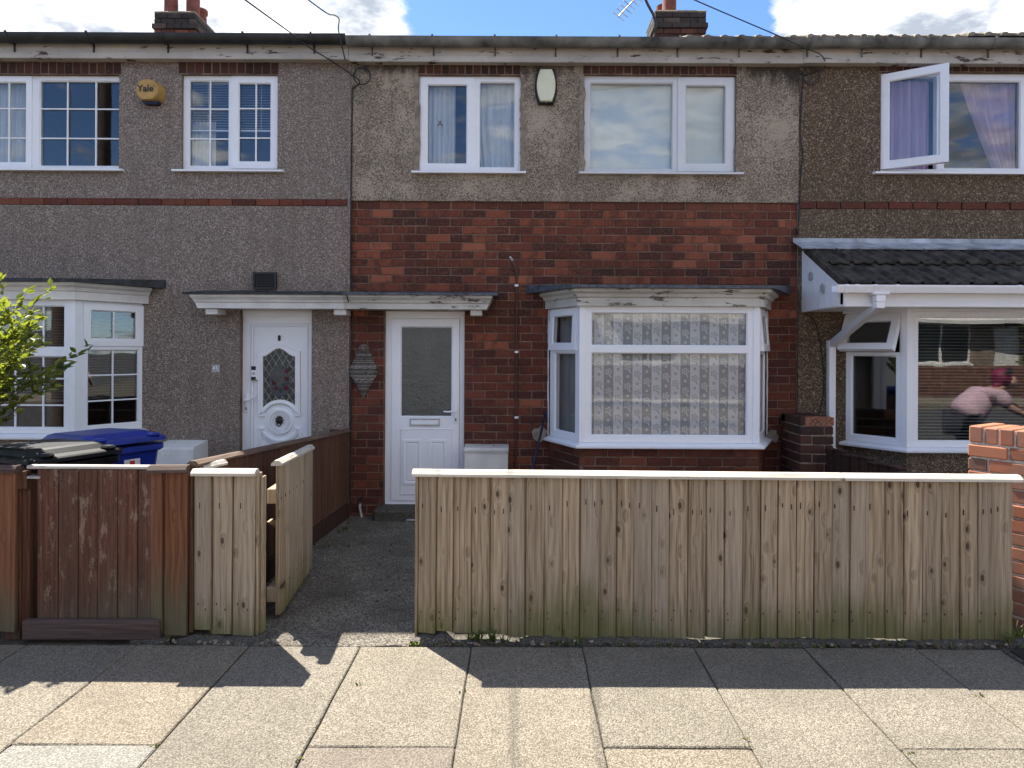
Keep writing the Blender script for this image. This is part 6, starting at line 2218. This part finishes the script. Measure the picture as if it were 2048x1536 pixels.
# utility cover at the pavement edge
x, y = G(2040, 1318)
uc = thing('utility_cover', (x + .12, y, 0), 'black utility cover with pale edge at the right end of the pavement', 'cover')
MB().box(x - .03, x + .30, y - .16, y + .10, -.02, .006, .003).build('frame', 'concrete', uc)
MB().box(x + .0, x + .28, y - .13, y + .08, .0065, .012, .002).build('plate', 'black', uc)

# ================================================================== across the street (seen only in the glass)
def opposite(x0, wmat, lmat, label, bayx):
    YO = -16.4
    t = thing('house', (x0 + 2.4, YO, 0), label, 'house')
    up = [(x0 + .6, x0 + 1.8, 3.0, 4.1), (x0 + 2.9, x0 + 4.3, 3.0, 4.1)]
    dn = [(x0 + bayx, x0 + bayx + 1.9, .8, 2.1)]
    dr = (x0 + (3.3 if bayx < 2 else .5), x0 + (4.15 if bayx < 2 else 1.35), 0, 2.0)
    T = Matrix.Translation((0, YO, 0)) @ Matrix.Diagonal((1, -1, 1, 1))
    MB(T).plate(x0, x0 + 4.796, 2.35, 5.0, up, 0, .3).build('upper_wall', wmat, t)
    MB(T).plate(x0, x0 + 4.796, -.1, 2.349, dn + [dr], 0, .3).build('lower_wall', lmat, t)
    MB(T).prism([(-.3, 4.95), (4.5, 7.1), (9.3, 4.95), (9.3, 4.85), (-.3, 4.85)], x0, x0 + 4.796, 'x').build('roof', 'far_roof', t)
    MB(T).box(x0, x0 + 4.796, .31, .34, -.1, 5.0).build('back_panel', 'room_dark', t)
    MB(T).box(x0, x0 + 4.796, -.34, -.30, 4.78, 4.95).build('gutter', 'far_white', t)
    for w_ in up + dn:
        hs = [(w_[0] + .06, (w_[0] + w_[1]) / 2 - .03, w_[2] + .06, w_[3] - .06), ((w_[0] + w_[1]) / 2 + .03, w_[1] - .06, w_[2] + .06, w_[3] - .06)]
        win = MB(T).plate(w_[0], w_[1], w_[2], w_[3], hs, -.03, .06).build('window', 'far_white', t)
        for h_ in hs:
            MB(T).box(h_[0], h_[1], .0, .01, h_[2], h_[3]).build('pane', 'glass_dark', win)
        MB(T).box(w_[0] - .06, w_[1] + .06, -.12, .02, w_[2] - .07, w_[2] - .001).build('sill', 'far_white', win)
    MB(T).box(dr[0], dr[1], .05, .12, 0, 2.0, .01).build('door', 'far_white', t)
    MB(T).prism([(-.5, 2.12), (-.5, 2.24), (0, 2.4), (0, 2.12)], x0 + .3, x0 + 4.5, 'x').build('canopy', 'far_white', t)
    return t


for i, (x0, a, b, lb_, bx_) in enumerate(((-6.9, 'far_white', 'far_brick', 'white rendered house across the street mirrored in the bay glass', 1.0), (-2.1, 'far_render', 'far_white', 'buff rendered house across the street mirrored behind the lace curtain', 2.4),
                                     (2.7, 'far_white', 'far_white', 'all-white house across the street mirrored in the lace-curtained bay', .6), (7.5, 'far_brick', 'far_brick', 'brick house across the street mirrored beside the blind', 2.4), (12.3, 'far_render', 'far_render', 'buff house across the street mirrored in the blind-covered pane', .6), (17.1, 'far_brick', 'far_white', 'brick and white house across the street mirrored at the photo edge', 2.4))):
    opposite(x0, a, b, lb_, bx_)
MB().box(-9, 22, -13.75, -13.5, -.1, .85, .02).build('garden_wall', 'far_brick', label='low brick garden wall across the street mirrored in the bay glass', cat='wall')
hm = MB()
for k_ in range(2200):
    hm.T = Matrix.Translation((random.uniform(15.2, 19.5), random.uniform(-14.8, -13.9), random.uniform(0, 2.1))) @ Matrix.Rotation(random.uniform(0, 6), 4, 'Z') @ Matrix.Rotation(random.uniform(-1.2, 1.2), 4, 'X')
    hm.add([(a_ * 3, b_ * 3, c_ * 3) for a_, b_, c_ in leaf_shape(.06, .05)], LEAF_F)
hm.T = I4
hm.build('hedge', 'hedge', label='green hedge across the street mirrored at the photo edge', cat='hedge')
MB().lathe([(.15, -.1), (.14, 2.0), (.11, 8.2), (.0001, 8.22)], 14, (-7.45, -5.3, 0)).build('telegraph_pole', 'wood_sill', smooth=40, label='wooden telegraph pole mirrored in the multi-paned upstairs window', cat='pole')

# ================================================================== person bending in the neighbouring yard, mirrored in the bay glass
def skinmesh(name, verts, edges, radii, mat_, parent, sub=2, root=0):
    me = bpy.data.meshes.new(name)
    me.from_pydata([tuple(v) for v in verts], edges, [])
    me.materials.append(MAT[mat_])
    o = link(name, me, parent, I4)
    md = o.modifiers.new('skin', 'SKIN')
    md.use_smooth_shade = True
    sv = me.skin_vertices[0] if len(me.skin_vertices) else None
    if sv is None:
        bm_ = bmesh.new(); bm_.from_mesh(me); bm_.verts.layers.skin.verify(); bm_.to_mesh(me); bm_.free()
        sv = me.skin_vertices[0]
    for i, r_ in enumerate(radii):
        sv.data[i].radius = (r_, r_) if not hasattr(r_, '__len__') else r_
        sv.data[i].use_root = (i == root)
    s_ = o.modifiers.new('sub', 'SUBSURF')
    s_.levels = s_.render_levels = sub
    return o


PX_, PY_ = 5.60, -2.62
ps = thing('person', (PX_, PY_, 0), 'person with magenta hair in a pink shirt bending over, mirrored in the bay pane', 'person')
V = lambda x, y, z: Vector((PX_ + x, PY_ + y, z))
body_v = [V(-.02, 0, .78), V(.10, 0, .90), V(.22, 0, 1.02), V(.33, 0, 1.10), V(.40, 0, 1.15), V(.46, 0, 1.21), V(.50, 0, 1.28),
          V(.30, -.17, 1.07), V(.48, -.22, .98), V(.68, -.20, .93), V(.76, -.19, .92),
          V(.30, .17, 1.07), V(.42, .22, .92), V(.60, .20, .84), V(.68, .19, .82),
          V(-.02, -.10, .74), V(.08, -.12, .44), V(-.02, -.12, .09), V(.10, -.13, .04),
          V(-.02, .10, .74), V(.12, .13, .44), V(.06, .13, .09), V(.18, .14, .04)]
body_e = [(0, 1), (1, 2), (2, 3), (3, 4), (4, 5), (5, 6), (3, 7), (7, 8), (8, 9), (9, 10), (3, 11), (11, 12), (12, 13), (13, 14), (0, 15), (15, 16), (16, 17), (17, 18), (0, 19), (19, 20), (20, 21), (21, 22)]
body_r = [.15, .13, .14, .12, .055, .085, .075, .06, .045, .035, .030, .06, .045, .035, .030, .09, .06, .04, .03, .09, .06, .04, .03]
for hand in (10, 14):
    for k_, (fy, L_) in enumerate(((-.03, .055), (-.012, .07), (.006, .075), (.022, .065), (.045, .045))):
        b_ = len(body_v)
        w0 = body_v[hand]
        body_v.append(w0 + Vector((.035, fy, -.005))); body_v.append(w0 + Vector((.035 + L_ * .6, fy * 1.2, -.015))); body_v.append(w0 + Vector((.035 + L_, fy * 1.2, -.04)))
        body_e += [(hand, b_), (b_, b_ + 1), (b_ + 1, b_ + 2)]
        body_r += [.012, .009, .007]
skinmesh('body', body_v, body_e, body_r, 'skin', ps)
skinmesh('shirt', [V(-.07, 0, .77), V(.06, 0, .90), V(.20, 0, 1.03), V(.32, 0, 1.11), V(.30, -.18, 1.07), V(.46, -.225, .99), V(.30, .18, 1.07), V(.40, .225, .94)], [(0, 1), (1, 2), (2, 3), (3, 4), (4, 5), (3, 6), (6, 7)], [.22, .215, .20, .15, .10, .085, .10, .085], 'shirt_pink', ps)
skinmesh('trousers', [V(-.06, 0, .78), V(-.02, -.11, .72), V(.08, -.12, .44), V(-.01, -.12, .12), V(-.02, .11, .72), V(.12, .13, .44), V(.07, .13, .12)], [(0, 1), (1, 2), (2, 3), (0, 4), (4, 5), (5, 6)], [.17, .115, .08, .07, .115, .08, .07], 'trousers', ps)
m = MB(Matrix.Translation(V(.445, 0, 1.262)) @ Matrix.Rotation(R(-22), 4, 'Y'))
m.lathe([(.0001, -.09), (.07, -.07), (.105, -.01), (.108, .05), (.085, .11), (.04, .138), (.0001, .142)], 18)
m.T = I4
m.tube([V(.40, .02, 1.24), V(.34, .03, 1.17), V(.35, .02, 1.08), V(.33, .0, 1.02)], [.045, .04, .03, .012], 8)
m.build('hair', 'hair', ps, smooth=True)
m = MB(Matrix.Translation(V(.478, 0, 1.272)) @ Matrix.Rotation(R(-22), 4, 'Y'))
m.lathe([(.104, .07), (.108, .075), (.094, .105), (.085, .11)], 18)
m.build('headband', 'headband', ps, smooth=True)
m = MB(Matrix.Translation(V(.50, 0, 1.23)))
m.lathe([(.0001, -.085), (.045, -.075), (.075, -.03), (.078, .03), (.06, .07), (.0001, .09)], 16, (.035, 0, 0))
m.tube([(.105, 0, .02), (.132, 0, -.012), (.108, 0, -.018)], [.010, .013, .008], 6)
m.tube([(.095, -.022, -.045), (.108, 0, -.047), (.095, .022, -.045)], .006, 6)
for s in (-1, 1):
    m.lathe([(.0001, -.006), (.012, 0), (.0001, .006)], 8, (.10, s * .030, .018), 'y')
    m.lathe([(.0001, -.01), (.022, 0), (.0001, .01)], 8, (.02, s * .082, .0), 'y')
m.build('face', 'skin', ps, smooth=True)
